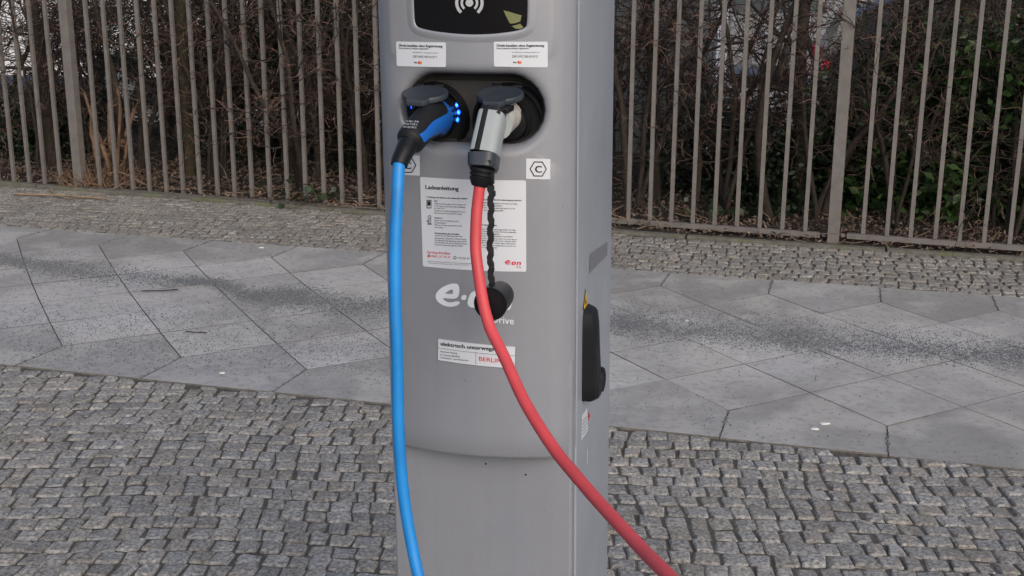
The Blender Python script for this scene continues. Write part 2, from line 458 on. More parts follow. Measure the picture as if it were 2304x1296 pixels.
# ------------------------------------------------------------------ CHARGING STATION
YAW = math.radians(13); LEAN = math.radians(-.67)
cu = Vector((math.cos(YAW), -math.sin(YAW), 0))
HW = .1165; DEP = .297
Rc = Vector((.0765, 1.4457, 0)); C0 = Rc - cu*(HW+.0035)
MC = Matrix.Translation(C0) @ Matrix.Rotation(-YAW, 4, 'Z') @ Matrix.Translation((0, 0, 1.05)) @ Matrix.Rotation(LEAN, 4, 'Y') @ Matrix.Translation((0, 0, -1.05))
MI = MC.inverted()
cs = bpy.data.objects.new('charging_station', None); link(cs); cs.matrix_world = MC
tag(cs, 'silver grey car charging column with two sockets, stickers and white lettering', 'charging station')
# profile of the cover
_xs = np.linspace(0, HW, 200); _sl = np.where(_xs < .090, 2*.015*_xs/.095**2, np.interp(_xs, [.0935, .0955, .1045, .1065, HW], [.30, .72, .80, 1.25, 1.35]))
_y = -.035+np.concatenate([[0], np.cumsum((_sl[1:]+_sl[:-1])/2*np.diff(_xs))])
def P(x): return float(np.interp(abs(x), _xs, _y))
co = MI @ Vector((0, 0, H))
def loc_dir(px, py): return (MI.to_3x3() @ ray(px, py))
def Lp(px, py, y):
    d = loc_dir(px, py); return co + d*((y-co.y)/d.y)
def Ls(px, py, x=HW):
    d = loc_dir(px, py); return co + d*((x-co.x)/d.x)
def Lc(px, py, off=0.0):
    y = -.03
    for _ in range(8):
        p = Lp(px, py, y); y = P(max(-HW, min(HW, p.x)))-off
    return p

Z_BOT = Lc(1180, 1033).z; Z_TOP = 1.60
# body
def rounded_rect(x0, x1, y0, y1, r, n=5):
    out = []
    for cx, cy, a0 in ((x1-r, y0+r, -90), (x1-r, y1-r, 0), (x0+r, y1-r, 90), (x0+r, y0+r, 180)):
        for k in range(n+1):
            a = math.radians(a0+90*k/n); out.append((cx+r*math.cos(a), cy+r*math.sin(a)))
    return out
def prism(name, outline, z0, z1, m, parent, bevel_top=0, smooth=True):
    bm = bmesh.new(); n = len(outline)
    rows = [(z0, 0)] + ([(z1-bevel_top, 0), (z1, bevel_top)] if bevel_top else [(z1, 0)])
    cx = sum(p[0] for p in outline)/n; cy = sum(p[1] for p in outline)/n
    R = []
    for z, ins in rows:
        R.append([bm.verts.new((cx+(x-cx)*(1-ins/.12), cy+(y-cy)*(1-ins/.12), z)) for x, y in outline])
    for a, b in zip(R, R[1:]):
        for k in range(n): bm.faces.new([a[k], a[(k+1) % n], b[(k+1) % n], b[k]])
    bm.faces.new(R[0][::-1]); bm.faces.new(R[-1])
    return bm_obj(name, bm, m, parent, smooth)
prism('housing', rounded_rect(-HW, HW, .0262, DEP, .0035), .03, Z_TOP-.01, M['side'], cs, .02)
prism('seal_strip', rounded_rect(-HW+.0035, HW-.0035, .012, .04, .003), .032, Z_TOP-.02, M['groove'], cs)
prism('lower_panel', rounded_rect(-HW+.0005, HW-.0005, -.004, .0190, .004), .035, Z_BOT+.12, M['silver'], cs)
prism('base_plate', rounded_rect(-HW-.01, HW+.01, -.03, DEP+.01, .01), .001, .031, M['blackm'], cs)
# front cover with the socket recess cut into it
xs = sorted(set([round(x, 5) for x in np.linspace(-.105, .105, 61)] + [-.1155, -.112, -.107, -.0962, .1155, .112, .107, .0962]))
sect = [(-HW-.0, .0185), (-HW, P(HW)+.008)] + [(x, P(x)) for x in xs if abs(x) < .117] + [(HW, P(HW)+.008), (HW, .0185)]
ir = [i for i, (x, y) in enumerate(sect) if abs(x) <= .10501]
i0, i1 = ir[0], ir[-1]
pl, pr = Lc(903, 250), Lc(1221, 262); ptp, pbt = Lc(1060, 166), Lc(1060, 332)
rcx = (pl.x+pr.x)/2; rcz = (ptp.z+pbt.z)/2; rhx = (pr.x-pl.x)/2; rhz = (ptp.z-pbt.z)/2
ZR0, ZR1 = rcz-rhz-.022, rcz+rhz+.022
bm = bmesh.new()
def row(z, ins=0.0, sc=1.0): return [bm.verts.new((x*sc, y+ins, z)) for x, y in sect]
rows_low = [(Z_BOT, .004, .985), (Z_BOT+.0012, .0015, .996), (Z_BOT+.004, 0, 1)] + [(z, 0, 1) for z in np.linspace(Z_BOT+.03, ZR0, 14)]
rows_mid = [(z, 0, 1) for z in np.linspace(ZR0, ZR1, 9)[1:]]
rows_hi = [(z, 0, 1) for z in np.linspace(ZR1, Z_TOP-.03, 12)[1:]] + [(Z_TOP-.015, .006, .98), (Z_TOP-.004, .018, .94), (Z_TOP, .03, .85)]
allrows = []
for z, ins, sc in rows_low+rows_mid+rows_hi: allrows.append(row(z, ins, sc))
nlow, nmid = len(rows_low), len(rows_mid)
for r in range(len(allrows)-1):
    hole = nlow-1 <= r < nlow-1+nmid
    for k in range(len(sect)-1):
        if hole and i0 <= k < i1: continue
        bm.faces.new([allrows[r][k], allrows[r][k+1], allrows[r+1][k+1], allrows[r+1][k]])
# underside and top closing faces
for rr, rev in ((allrows[0], 1), (allrows[-1], 0)):
    bk = [bm.verts.new((v_.co.x, .0185, v_.co.z)) for v_ in rr]
    for k in range(1, len(rr)-2): bm.faces.new([rr[k], rr[k+1], bk[k+1], bk[k]])
# radial patch round the recess
outer = [allrows[nlow-1][k] for k in range(i0, i1)] + [allrows[nlow-1+q][i1] for q in range(nmid)] + \
        [allrows[nlow-1+nmid][k] for k in range(i1, i0, -1)] + [allrows[nlow-1+nmid-q][i0] for q in range(nmid)]
def stadium(ang, hx, hz):
    c, s = math.cos(ang), math.sin(ang); a = hx-hz
    # intersection of a ray with a stadium
    if abs(s) > 1e-6 and abs(c/s*hz) <= a: t = hz/abs(s)
    else:
        sx = math.copysign(a, c); b = -c*sx; t = -b+math.sqrt(max(0, b*b-(a*a-hz*hz)))
    return t*c, t*s
RB = .004
def ringpts(grow, dy, toy=None):
    out = []
    for v_ in outer:
        ang = math.atan2(v_.co.z-rcz, v_.co.x-rcx)
        x, z = stadium(ang, rhx+grow, rhz+grow); x += rcx; z += rcz
        y = (P(x)+dy) if toy is None else toy
        out.append(bm.verts.new((x, y, z)))
    return out
prev = outer
rg = [(.012, 0, None), (.008, .0002, None), (.005, .0012, None), (.002, .0035, None), (.0, .007, None), (-.0015, .012, None), (-.0035, 0, RB)]
for g_, dy, toy in rg:
    if prev is outer:
        mid = []
        nx = ringpts(g_, dy, toy)
        # intermediate blend ring following the surface
        for a_, b_ in zip(outer, nx):
            x = (a_.co.x+b_.co.x)/2; z = (a_.co.z+b_.co.z)/2; mid.append(bm.verts.new((x, P(x), z)))
        for A_, B_ in ((outer, mid), (mid, nx)):
            for k in range(len(A_)):
                j = (k+1) % len(A_); bm.faces.new([A_[k], A_[j], B_[j], B_[k]])
    else:
        nx = ringpts(g_, dy, toy)
        for k in range(len(nx)):
            j = (k+1) % len(nx); bm.faces.new([prev[k], prev[j], nx[j], nx[k]])
    prev = nx
bm_obj('front_cover', bm, M['silver'], cs, True)
# back of the recess, darker moulding
def stad_mesh(name, hx, hz, y0, m, rings):
    bm = bmesh.new(); prev = None; n = 72
    for g_, y in rings:
        cur = [bm.verts.new((rcx+stadium(2*math.pi*k/n+1e-4, hx+g_, hz+g_)[0], y, rcz+stadium(2*math.pi*k/n+1e-4, hx+g_, hz+g_)[1])) for k in range(n)]
        if prev:
            for k in range(n): bm.faces.new([prev[k], prev[(k+1) % n], cur[(k+1) % n], cur[k]])
        prev = cur
    bm.faces.new(prev)
    return bm_obj(name, bm, m, cs, True)
stad_mesh('socket_recess', rhx, rhz, RB, M['recess'], [(-.0018, -.0150), (-.0045, -.010), (-.0065, RB-.006), (-.012, RB-.0015), (-.02, RB-.001)])

# ---- flat prints laid on the cover
def print_mesh(name, polys, off, m, parent, step=.006, side=False):
    """polys: list of (verts2d [(x,z)], faces) in local face coordinates, conformed to the cover"""
    bm = bmesh.new()
    for vv, ff in polys:
        bv = [bm.verts.new((x, 0, z)) for x, z in vv]
        for q in ff:
            try: bm.faces.new([bv[t] for t in q])
            except ValueError: pass
    if not side:
        xs_ = [v_.co.x for v_ in bm.verts]; x0, x1 = min(xs_), max(xs_)
        if x1-x0 > step:
            x = math.floor(x0/step)*step+step
            while x < x1:
                bmesh.ops.bisect_plane(bm, geom=bm.verts[:]+bm.edges[:]+bm.faces[:], plane_co=(x, 0, 0), plane_no=(1, 0, 0)); x += step
        for v_ in bm.verts: v_.co.y = P(v_.co.x)-off
    else:
        for v_ in bm.verts: v_.co = (HW+off, v_.co.x, v_.co.z)
    me = bpy.data.meshes.new(name); bm.to_mesh(me); bm.free(); me.materials.append(m)
    return link(bpy.data.objects.new(name, me), parent)
def to_xz(pts): return [(lambda p: (p.x, p.z))(Lc(*p)) for p in pts]
def poly(pts): return (to_xz(pts), [tuple(range(len(pts)))])
def round_poly(pts, r, n=4):
    out = []; P_ = [Vector(p) for p in pts]
    for k in range(len(P_)):
        a, b, d = P_[k-1], P_[k], P_[(k+1) % len(P_)]
        s0 = b+(a-b).normalized()*r; s1 = b+(d-b).normalized()*r
        for q in range(n+1):
            t = q/n; out.append(tuple((1-t)**2*s0+2*t*(1-t)*b+t*t*s1))
    return out
_fc = {}
def text_geo(s, bold=0.0):
    bold = min(bold, .010)
    key = (s, bold)
    if key in _fc: return _fc[key]
    cu_ = bpy.data.curves.new('t', 'FONT'); cu_.body = s; cu_.size = 1; cu_.resolution_u = 3; cu_.offset = bold; cu_.fill_mode = 'FRONT'
    o = bpy.data.objects.new('t', cu_); COL.objects.link(o)
    dg = bpy.context.evaluated_depsgraph_get(); me = bpy.data.meshes.new_from_object(o.evaluated_get(dg))
    vv = [(v_.co.x, v_.co.y) for v_ in me.vertices]; ff = [tuple(p.vertices) for p in me.polygons]
    bpy.data.objects.remove(o); bpy.data.curves.remove(cu_); bpy.data.meshes.remove(me)
    x0 = min(a for a, b in vv); x1 = max(a for a, b in vv)
    _fc[key] = ([((a-x0), b) for a, b in vv], ff, x1-x0); return _fc[key]
def text_px(s, x0, y0, x1, y1, hpx, bold=0.0, up=None, mapper=None):
    bold0 = bold
    if hpx < 3.2: hpx *= 1.15; bold = .010
    """baseline from (x0,y0) to (x1,y1) px; hpx cap height px"""
    vv, ff, w = text_geo(s, bold)
    mp = mapper or (lambda px, py: Lc(px, py))
    a = mp(x0, y0); b = mp(x1, y1); c = mp(x0, y0-hpx)
    if mapper: A2 = Vector((a.y, a.z)); B2 = Vector((b.y, b.z)); C2 = Vector((c.y, c.z))
    else: A2 = Vector((a.x, a.z)); B2 = Vector((b.x, b.z)); C2 = Vector((c.x, c.z))
    e1 = (B2-A2)/w; upv = C2-A2; upv = Vector((0, upv.length)); e2 = upv/.70
    V1 = [tuple(A2+e1*x+e2*y) for x, y in vv]
    if bold0 >= .012 and s != 'Drive':          # heavier strokes: the same glyphs set twice, slightly apart
        n = len(V1); sh = e1*(.045 if hpx > 3 else .03); V1 = V1+[(a_+sh.x, b_+sh.y) for a_, b_ in V1]; ff = list(ff)+[tuple(t+n for t in q) for q in ff]
    return (V1, ff)

# payment stickers
def payment(q, n, fx, lab):
    st = print_mesh('payment_sticker', [poly(round_poly(q, 4))], .0005, M['white'], cs); st['label'] = lab
    (ax, ay), (bx, by) = q[0], q[1]; w = bx-ax; k = w/112.0
    def X(t): return ax+t*k
    def Y(px, t): return ay+(by-ay)*((px-ax)/w)+t
    T = []
    def t(s, x, y, x2, hh, b=0): T.append(text_px(s, X(x), Y(X(x), y), X(x2), Y(X(x2), y)+.3, hh, b))
    t('Direkt bezahlen ohne Registrierung', 6.5, 11, 104.5, 5.4, .018)
    t('Direct payment without registration', 6.5, 16.2, 73, 2.6, .012)
    t('Scan QR-Code or visit de.payment.eon.com', 38, 24.6, 95, 1.9)
    t('DE*UFC*E01015*'+n, 39, 35.5, 92, 5.0)
    t('VISA', 40, 48, 48, 3.0, .03)
    print_mesh('lettering', T, .0009, M['print'], st, .004)
    circ = lambda cx, cy, r: poly([(cx+r*math.cos(a*math.pi/8), cy+r*math.sin(a*math.pi/8)) for a in range(16)])
    print_mesh('card_mark', [circ(X(52.5), Y(X(52), 46.3), 3.1)], .0009, M['printred'], st)
    print_mesh('card_mark', [circ(X(56.0), Y(X(56), 46.4), 3.1)], .0013, M['orange'], st)
payment([(887.5, 95), (999.5, 96.5), (1000, 152), (889, 150.5)], '1', 0, 'white payment sticker above the left socket, code ending in 1')
payment([(1107, 94), (1228.5, 93), (1229, 151), (1108, 150)], '2', 0, 'white payment sticker above the right socket, code ending in 2')
# hexagon C labels
def hexlab(q, cx, cy, lab):
    st = print_mesh('connector_label', [poly(q)], .0005, M['white'], cs); st['label'] = lab
    o_, i_ = [], []
    for k in range(6):
        a = math.pi/3*k; o_.append((cx+19.5*math.cos(a), cy+19.5*math.sin(a)*1.0)); i_.append((cx+16.8*math.cos(a), cy+16.8*math.sin(a)))
    vv = to_xz(o_+i_); ff = [(k, (k+1) % 6, 6+(k+1) % 6, 6+k) for k in range(6)]
    print_mesh('hexagon', [(vv, ff)], .0009, M['print'], st)
    print_mesh('letter', [text_px('C', cx-7.2, cy+7.6, cx+7.2, cy+8.0, 15, .045)], .0009, M['print'], st)
hexlab([(889, 350), (942.5, 351), (943, 396.5), (889, 394.5)], 916, 373.5, 'white square label with a C in a hexagon, behind the blue cable')
hexlab([(1182, 356), (1236.5, 357), (1236.5, 403), (1182, 402)], 1209.5, 379.5, 'white square label with a C in a hexagon, below the right socket')
# instruction sheet
sheet = [(943.5, 399.5), (1182, 405.5), (1184, 611), (951.5, 600.5)]
st = print_mesh('instruction_sheet', [poly(round_poly(sheet, 4))], .0005, M['white'], cs)
T, Rd, Gy = [], [], []
def sx(cxp): return 940+cxp*.17747
def sy(cyp): return 390+cyp*.17747
def ln(s, x, y, x2, y2, hh, b=0, L=T): L.append(text_px(s, sx(x), sy(y), sx(x2), sy(y2), hh*.17747, b))
ln('Ladeanleitung', 90, 203, 510, 222, 50, .02)
ln('1. Zahlung durchführen & Ladepunkt wählen', 98, 312, 625, 332, 19, .018)
ln('App*', 200, 362, 246, 364, 16, .015)
for s, x2, y, y2 in (('Wählen Sie Ihren gewünschten Ladepunkt', 605, 395, 409), ('in der App aus und führen Sie die Zahlung', 597, 424, 440),
                     ('per App durch.', 338, 453, 457), ('Choose your preferred charge point in your', 603, 484, 498), ('app and execute the payment via app.', 556, 512, 526)):
    ln(s, 204, y, x2, y2, 14)
ln('Ladekarte', 207, 577, 306, 580, 16, .015)
for s, x2, y, y2 in (('Halten Sie Ihre Ladekarte an das', 515, 608, 618), ('Kartenlesegerät.', 360, 637, 642), ('Place your charge card in front of the', 558, 664, 678), ('card reader.', 320, 694, 698)):
    ln(s, 208, y, x2, y2, 14)
ln('Direktbezahlung ohne Anmelden', 214, 772, 524, 783, 16, .015)
for s, x2, y, y2 in (('Scannen Sie den QR-Code über dem', 558, 800, 812), ('gewünschten Ladepunkt mit Ihrem Handy', 613, 831, 846), ('und führen Sie die Bezahlung online durch.', 622, 859, 876),
                     ('Scan the QR-code above the chosen charge', 624, 885, 904), ('point and execute the payment online.', 570, 915, 930)):
    ln(s, 215, y, x2, y2, 14)
ln('2. Kabel anschließen & Ladevorgang starten', 740, 337, 1308, 348, 19, .018)
for s, x2, y, y2 in (('Verbinden Sie Ladepunkt und Auto mit Hilfe', 1255, 378, 394), ('Ihres Ladekabels.', 1068, 410, 418), ('Connect charge point and your car via', 1226, 440, 453), ('your personal charging cable.', 1085, 470, 480)):
    ln(s, 775, y, x2, y2, 14)
ln('3. Ladevorgang beenden', 740, 655, 998, 668, 19, .018)
for s, x2, y, y2 in (('Beenden Sie den Ladevorgang über die App', 1238, 710, 724), ('bzw. Karte. Oder halten Sie Ihre Ladekarte', 1248, 738, 754), ('vor das Kartenlesegerät.', 1042, 768, 776),
                     ('Entfernen Sie das Ladekabel. Gute Fahrt!', 1200, 796, 810), ('Terminate the charging session on your app or', 1256, 824, 842), ('charging site or place your charge card', 1240, 852, 868),
                     ('in front of the card reader again. Disconnect', 1240, 882, 898), ('your cable from the charge point and your car.', 1252, 912, 928), ('Have a safe journey!', 1004, 940, 950)):
    ln(s, 760, y, x2, y2, 14)
ln('*Es gelten die auf dem Bildschirm angezeigten Preise. Die Abrechnung erfolgt über den Anbieter.', 116, 1122, 690, 1150, 9)
ln('The prices shown on the display apply. Billing is carried out by the provider.', 130, 1145, 650, 1170, 9)
print_mesh('lettering', T, .0009, M['print'], st, .004)
ln('Service-Hotline', 118, 1018, 410, 1034, 34, .010, Rd)
ln('0800 337 44 37', 172, 1066, 416, 1079, 27, 0, Rd)
ln('+49 201 82 10', 504, 1086, 700, 1096, 24, 0, Gy)
print_mesh('red_lettering', Rd, .0009, M['printred'], st, .004)
def spx(pts): return [(sx(a), sy(b)) for a, b in pts]
# little icons: phone, charging column, flag and globe
def frame_poly(o_, i_): 
    n = len(o_); return (to_xz(spx(o_+i_)), [(k, (k+1) % n, n+(k+1) % n, n+k) for k in range(n)])
ic = [frame_poly([(107, 342), (168, 342), (168, 449), (107, 449)], [(115, 352), (160, 352), (160, 441), (115, 441)]),
      poly(spx([(120, 358), (156, 358), (156, 415), (120, 415)])), poly(spx([(133, 428), (143, 428), (143, 438), (133, 438)])),
      frame_poly([(124, 550), (140, 536), (158, 540), (164, 550), (166, 648), (128, 648)], [(130, 554), (142, 543), (154, 546), (157, 553), (160, 640), (134, 640)]),
      poly(spx([(140, 575), (152, 560), (148, 578), (156, 578), (142, 602), (146, 584), (138, 584)])),
      frame_poly([(110, 603), (146, 603), (146, 624), (110, 624)], [(115, 608), (141, 608), (141, 619), (115, 619)]),
      poly(spx([(120, 648), (176, 648), (176, 654), (120, 654)]))]
print_mesh('icon', ic, .0010, M['print'], st)
cc = lambda cx, cy, r, a0, a1, n=14: [(cx+r*math.cos(a0+(a1-a0)*k/n), cy+r*math.sin(a0+(a1-a0)*k/n)) for k in range(n+1)]
print_mesh('flag_mark', [poly(spx(cc(141, 1052, 19, math.pi*1.1, math.pi*1.9)))], .0009, M['print'], st)
print_mesh('flag_mark', [poly(spx(cc(141, 1054, 19, -.1, math.pi+.1)))], .0009, M['printred'], st)
print_mesh('flag_mark', [poly(spx([(126, 1060), (156, 1060), (149, 1070), (133, 1070)]))], .0013, M['orange'], st)
g1 = cc(471, 1072, 20, 0, 2*math.pi-.3, 18); g2 = cc(471, 1072, 13, 0, 2*math.pi-.3, 18)
Gy.append((to_xz(spx(g1+g2)), [(k, k+1, 19+k+1, 19+k) for k in range(18)]))
print_mesh('grey_lettering', Gy, .0009, M['print'], st, .004)
# the logo, once large in white, once small in red
E_OUT = [(370, 110), (345, 110), (300, 120), (255, 137), (215, 158), (178, 184), (148, 214), (128, 245), (120, 278), (127, 312), (145, 343), (172, 370), (207, 392), (245, 407), (285, 415), (325, 417), (365, 412), (400, 402), (428, 386), (441, 368), (436, 351), (420, 344), (385, 347), (350, 356), (318, 361), (285, 357), (255, 345), (232, 327), (220, 308), (236, 303), (300, 309), (360, 311), (398, 302), (420, 282), (431, 245), (437, 205), (434, 160), (420, 128), (398, 113)]
E_IN = [(243, 243), (275, 219), (310, 197), (340, 188), (352, 198), (353, 222), (348, 247), (300, 248)]
def holed(outer_, inner_, mp):
    """polygon with one hole through a keyhole bridge"""
    bi = min(range(len(outer_)), key=lambda k: (outer_[k][0]-inner_[0][0])**2+(outer_[k][1]-inner_[0][1])**2)
    oo = outer_[bi:]+outer_[:bi]
    def area(p): return sum(p[k][0]*p[(k+1) % len(p)][1]-p[(k+1) % len(p)][0]*p[k][1] for k in range(len(p)))
    ii = inner_ if area(oo)*area(inner_) < 0 else [inner_[0]]+inner_[:0:-1]
    ring = oo+[(oo[0][0]+.01, oo[0][1]+.01)]+[(ii[0][0]+.01, ii[0][1]+.01)]+ii[::-1][:-1][::1]+[ii[0]] if False else None
    from mathutils.geometry import tessellate_polygon
    tris = tessellate_polygon([[Vector((a, b, 0)) for a, b in outer_], [Vector((a, b, 0)) for a, b in inner_]])
    return (mp(outer_+inner_), [tuple(t) for t in tris])
DOT = [(470, 272), (488, 260), (524, 261), (532, 282), (523, 318), (500, 328), (468, 322), (459, 300)]
O_OUT = [(650, 200), (600, 222), (572, 260), (550, 320), (543, 370), (556, 405), (590, 424), (650, 430), (720, 432), (775, 415), (805, 375), (825, 310), (822, 250), (800, 218), (760, 204), (700, 198)]
O_IN = [(668, 270), (645, 320), (640, 358), (660, 372), (700, 368), (720, 330), (730, 290), (715, 262)]
N_OUT = [(880, 222), (1040, 212), (1105, 218), (1148, 236), (1157, 270), (1140, 350), (1118, 420), (1104, 452), (1060, 455), (1032, 446), (1045, 400), (1062, 320), (1066, 282), (1040, 270), (985, 276), (962, 330), (945, 400), (930, 440), (880, 444), (850, 436), (865, 370), (888, 290)]
def logo(mp, off, m, parent, name):
    from mathutils.geometry import tessellate_polygon
    def simple(p): return (mp(p), [tuple(t) for t in tessellate_polygon([[Vector((a, b, 0)) for a, b in p]])])
    return print_mesh(name, [holed(E_OUT, E_IN, mp), simple(DOT), holed(O_OUT, O_IN, mp), simple(N_OUT)], off, m, parent, .005)
k5 = 240/1414
logo(lambda p: to_xz([(960+a*k5, 620+b*k5) for a, b in p]), .0007, M['logo'], cs, 'brand_lettering')
print_mesh('brand_lettering', [text_px('Drive', 960+868*k5, 620+622*k5, 960+1162*k5, 620+645*k5, 15.5, .035)], .0007, M['logo'], cs, .005)
a_, b_ = (1105, 1150), (1312, 1160)
kk = (1312-1105)/(1157-120)
logo(lambda p: to_xz(spx([(1105+(a-120)*kk, 1096+(b-112)*kk*.92+(a-120)*kk*.03) for a, b in p])), .0010, M['printred'], st, 'red_brand_lettering')
print_mesh('red_lettering', [text_px('Drive', sx(1250), sy(1193), sx(1314), sy(1197), 3.4, .02)], .0009, M['printred'], st)
# Berlin sticker
bs = print_mesh('berlin_sticker', [poly([(986.5, 761.5), (1161.5, 778.5), (1160.5, 829), (986, 811)])], .0005, M['white'], cs)
def bx(p): return (960+p[0]*k5, 620+p[1]*k5)
def bt(s, x, y, x2, y2, hh, b=0): return text_px(s, *bx((x, y)), *bx((x2, y2)), hh*k5, b)
print_mesh('lettering', [bt('elektrisch unterwegs', 192, 930, 900, 995, 50, .012), bt('Senatsverwaltung', 190, 1018, 410, 1041, 17, .008),
    bt('für Umwelt, Mobilität,', 190, 1062, 452, 1086, 17, .008), bt('Verbraucher- und Klimaschutz', 190, 1098, 565, 1136, 17, .008)], .0009, M['print'], bs, .004)
def bline(p, q, w):
    (x0, y0), (x1, y1) = p, q; 
    if abs(x1-x0) > abs(y1-y0): r = [(x0, y0-w), (x1, y1-w), (x1, y1+w), (x0, y0+w)]
    else: r = [(x0-w, y0), (x0+w, y0), (x1+w, y1), (x1-w, y1)]
    return poly([bx(t) for t in r])
print_mesh('ruled_line', [bline((157, 963), (1186, 1060), 2), bline((662, 1013), (660, 1180), 2), bline((157, 837), (1190, 937), 2.0), bline((155, 1127), (1182, 1232), 2.0), bline((157, 837), (155, 1127), 2.0), bline((1189, 937), (1182, 1232), 2.0)], .0009, M['print'], bs)
print_mesh('red_lettering', [bt('BERLIN', 704, 1128, 1000, 1158, 55, .006)], .0009, M['printred'], bs, .004)
print_mesh('bear_mark', [poly([bx(t) for t in [(1092, 1100), (1100, 1090), (1108, 1097), (1118, 1093), (1125, 1105), (1118, 1118), (1122, 1150), (1128, 1185), (1130, 1215), (1108, 1212), (1100, 1180), (1090, 1150), (1078, 1128), (1096, 1126)]])], .0009, M['print'], bs)
# display window
dpx = [(924.5, -10), (925.5, 20), (927.5, 48), (932, 60), (944, 67), (975, 73.5), (1015, 78), (1055, 80), (1095, 79), (1130, 75.5), (1160, 70.5), (1177, 64), (1183, 54), (1184.5, 20), (1184.5, -10)]
dpx = [(p.x, p.y) for p in catmull([(a, b, 0) for a, b in dpx], 5)]; dl = to_xz(dpx); zt = 1.53
top = [(dl[-1][0], zt-.02), (dl[-1][0]-.006, zt-.004), (dl[-1][0]-.02, zt), (dl[0][0]+.02, zt), (dl[0][0]+.006, zt-.004), (dl[0][0], zt-.02)]
dpoly = dl+top
dw = print_mesh('display_window', [(dpoly, [tuple(range(len(dpoly)))])], .0005, M['display'], cs)
path = [Vector((x, P(x)+.0005, z)) for x, z in dpoly]; path.append(path[0].copy())
bm = bmesh.new(); cxd = sum(p[0] for p in dpoly)/len(dpoly); czd = 1.45
R = []
full = []
for a, b in zip(dpoly, dpoly[1:]+dpoly[:1]):
    n = max(1, int(math.dist(a, b)/.008)); full += [(a[0]+(b[0]-a[0])*k/n, a[1]+(b[1]-a[1])*k/n) for k in range(n)]
nf = len(full)
for k, (x, z) in enumerate(full):
    a, b = full[k-1], full[(k+1) % nf]; d = Vector((b[0]-a[0], b[1]-a[1])).normalized(); nrm = Vector((d.y, -d.x))
    if nrm.dot(Vector((x-cxd, z-czd))) < 0: nrm = -nrm
    R.append([bm.verts.new((x+nrm.x*o_, P(x+nrm.x*o_)-h_, z+nrm.y*o_)) for o_, h_ in ((-.001, .0004), (.0, .0012), (.002, .0015), (.0055, .0007), (.0100, -.0004))])
for k in range(nf):
    for q in range(4): bm.faces.new([R[k][q], R[k][q+1], R[(k+1) % nf][q+1], R[(k+1) % nf][q]])
bm_obj('display_bezel', bm, M['silver'], cs, True)
ccx, ccy = 1052, 7
sym = [poly([(ccx+8.7*math.cos(a*math.pi/10), ccy+8.7*math.sin(a*math.pi/10)) for a in range(20)])]
for r0, r1 in ((14.5, 20), (25, 32)):
    for base in (0, math.pi):
        o_ = [(ccx+r1*math.cos(base+t), ccy+r1*math.sin(base+t)) for t in np.linspace(-.86, .86, 15)]
        i_ = [(ccx+r0*math.cos(base+t), ccy+r0*math.sin(base+t)) for t in np.linspace(-.86, .86, 15)]
        sym.append((to_xz(o_+i_), [(k, k+1, 15+k+1, 15+k) for k in range(14)]))
print_mesh('contactless_symbol', sym, .0010, M['printgrey'], dw)
c1 = lambda p: (840+p[0]*.324, p[1]*.324)
print_mesh('olive_patch', [poly([c1(p) for p in [(890, 72), (935, 82), (975, 95), (1018, 106), (1012, 128), (1008, 148), (975, 160), (938, 164), (925, 142), (908, 108)]])], .0010, M['olive'], dw)  # two flat olive patches on the display window
print_mesh('olive_patch', [poly([c1(p) for p in [(948, 180), (985, 172), (1008, 163), (1020, 178), (1032, 190), (1005, 200), (975, 198)]])], .0010, M['olive'], dw)

# ---- side of the column: labels and swivel handles
def sp(pts): return [(lambda p: (p.y, p.z))(Ls(*p)) for p in pts]
def sidepoly(name, pts, off, m, par=cs): return print_mesh(name, [(sp(pts), [tuple(range(len(pts)))])], off, m, par, side=True)
sidepoly('grey_label', [(1326, 570), (1365.5, 542), (1365.5, 572), (1325, 614)], .0004, M['greylabel'])
wt = sidepoly('warning_triangle', [(1316.5, 647), (1323, 687), (1311, 698)], .0004, M['print'])
sidepoly('yellow_field', [(1316.6, 653), (1321.7, 686), (1312.6, 694.5)], .0008, M['yellow'], wt)
sidepoly('bolt_mark', [(1317.2, 666), (1316.6, 676), (1318.6, 675), (1316.4, 688), (1316.0, 679), (1314.6, 680)], .0012, M['print'], wt)
tl = sidepoly('type_label', [(1310.5, 934), (1322.5, 916), (1324.5, 968), (1309.5, 990)], .0004, M['white'])
for k in range(5):
    y = 946+k*7.5; sidepoly('ruled_line', [(1311.5, y), (1321.5, y-11), (1321.5, y-9.8), (1311.5, y+1.2)], .0008, M['print'], tl)
sidepoly('red_label', [(1325, 925), (1330, 935), (1324.5, 946)], .0004, M['printred'])
sidepoly('white_scratch', [(1323.2, 1010), (1324.8, 1008), (1324.8, 1040), (1323.4, 1042)], .0004, M['white'])
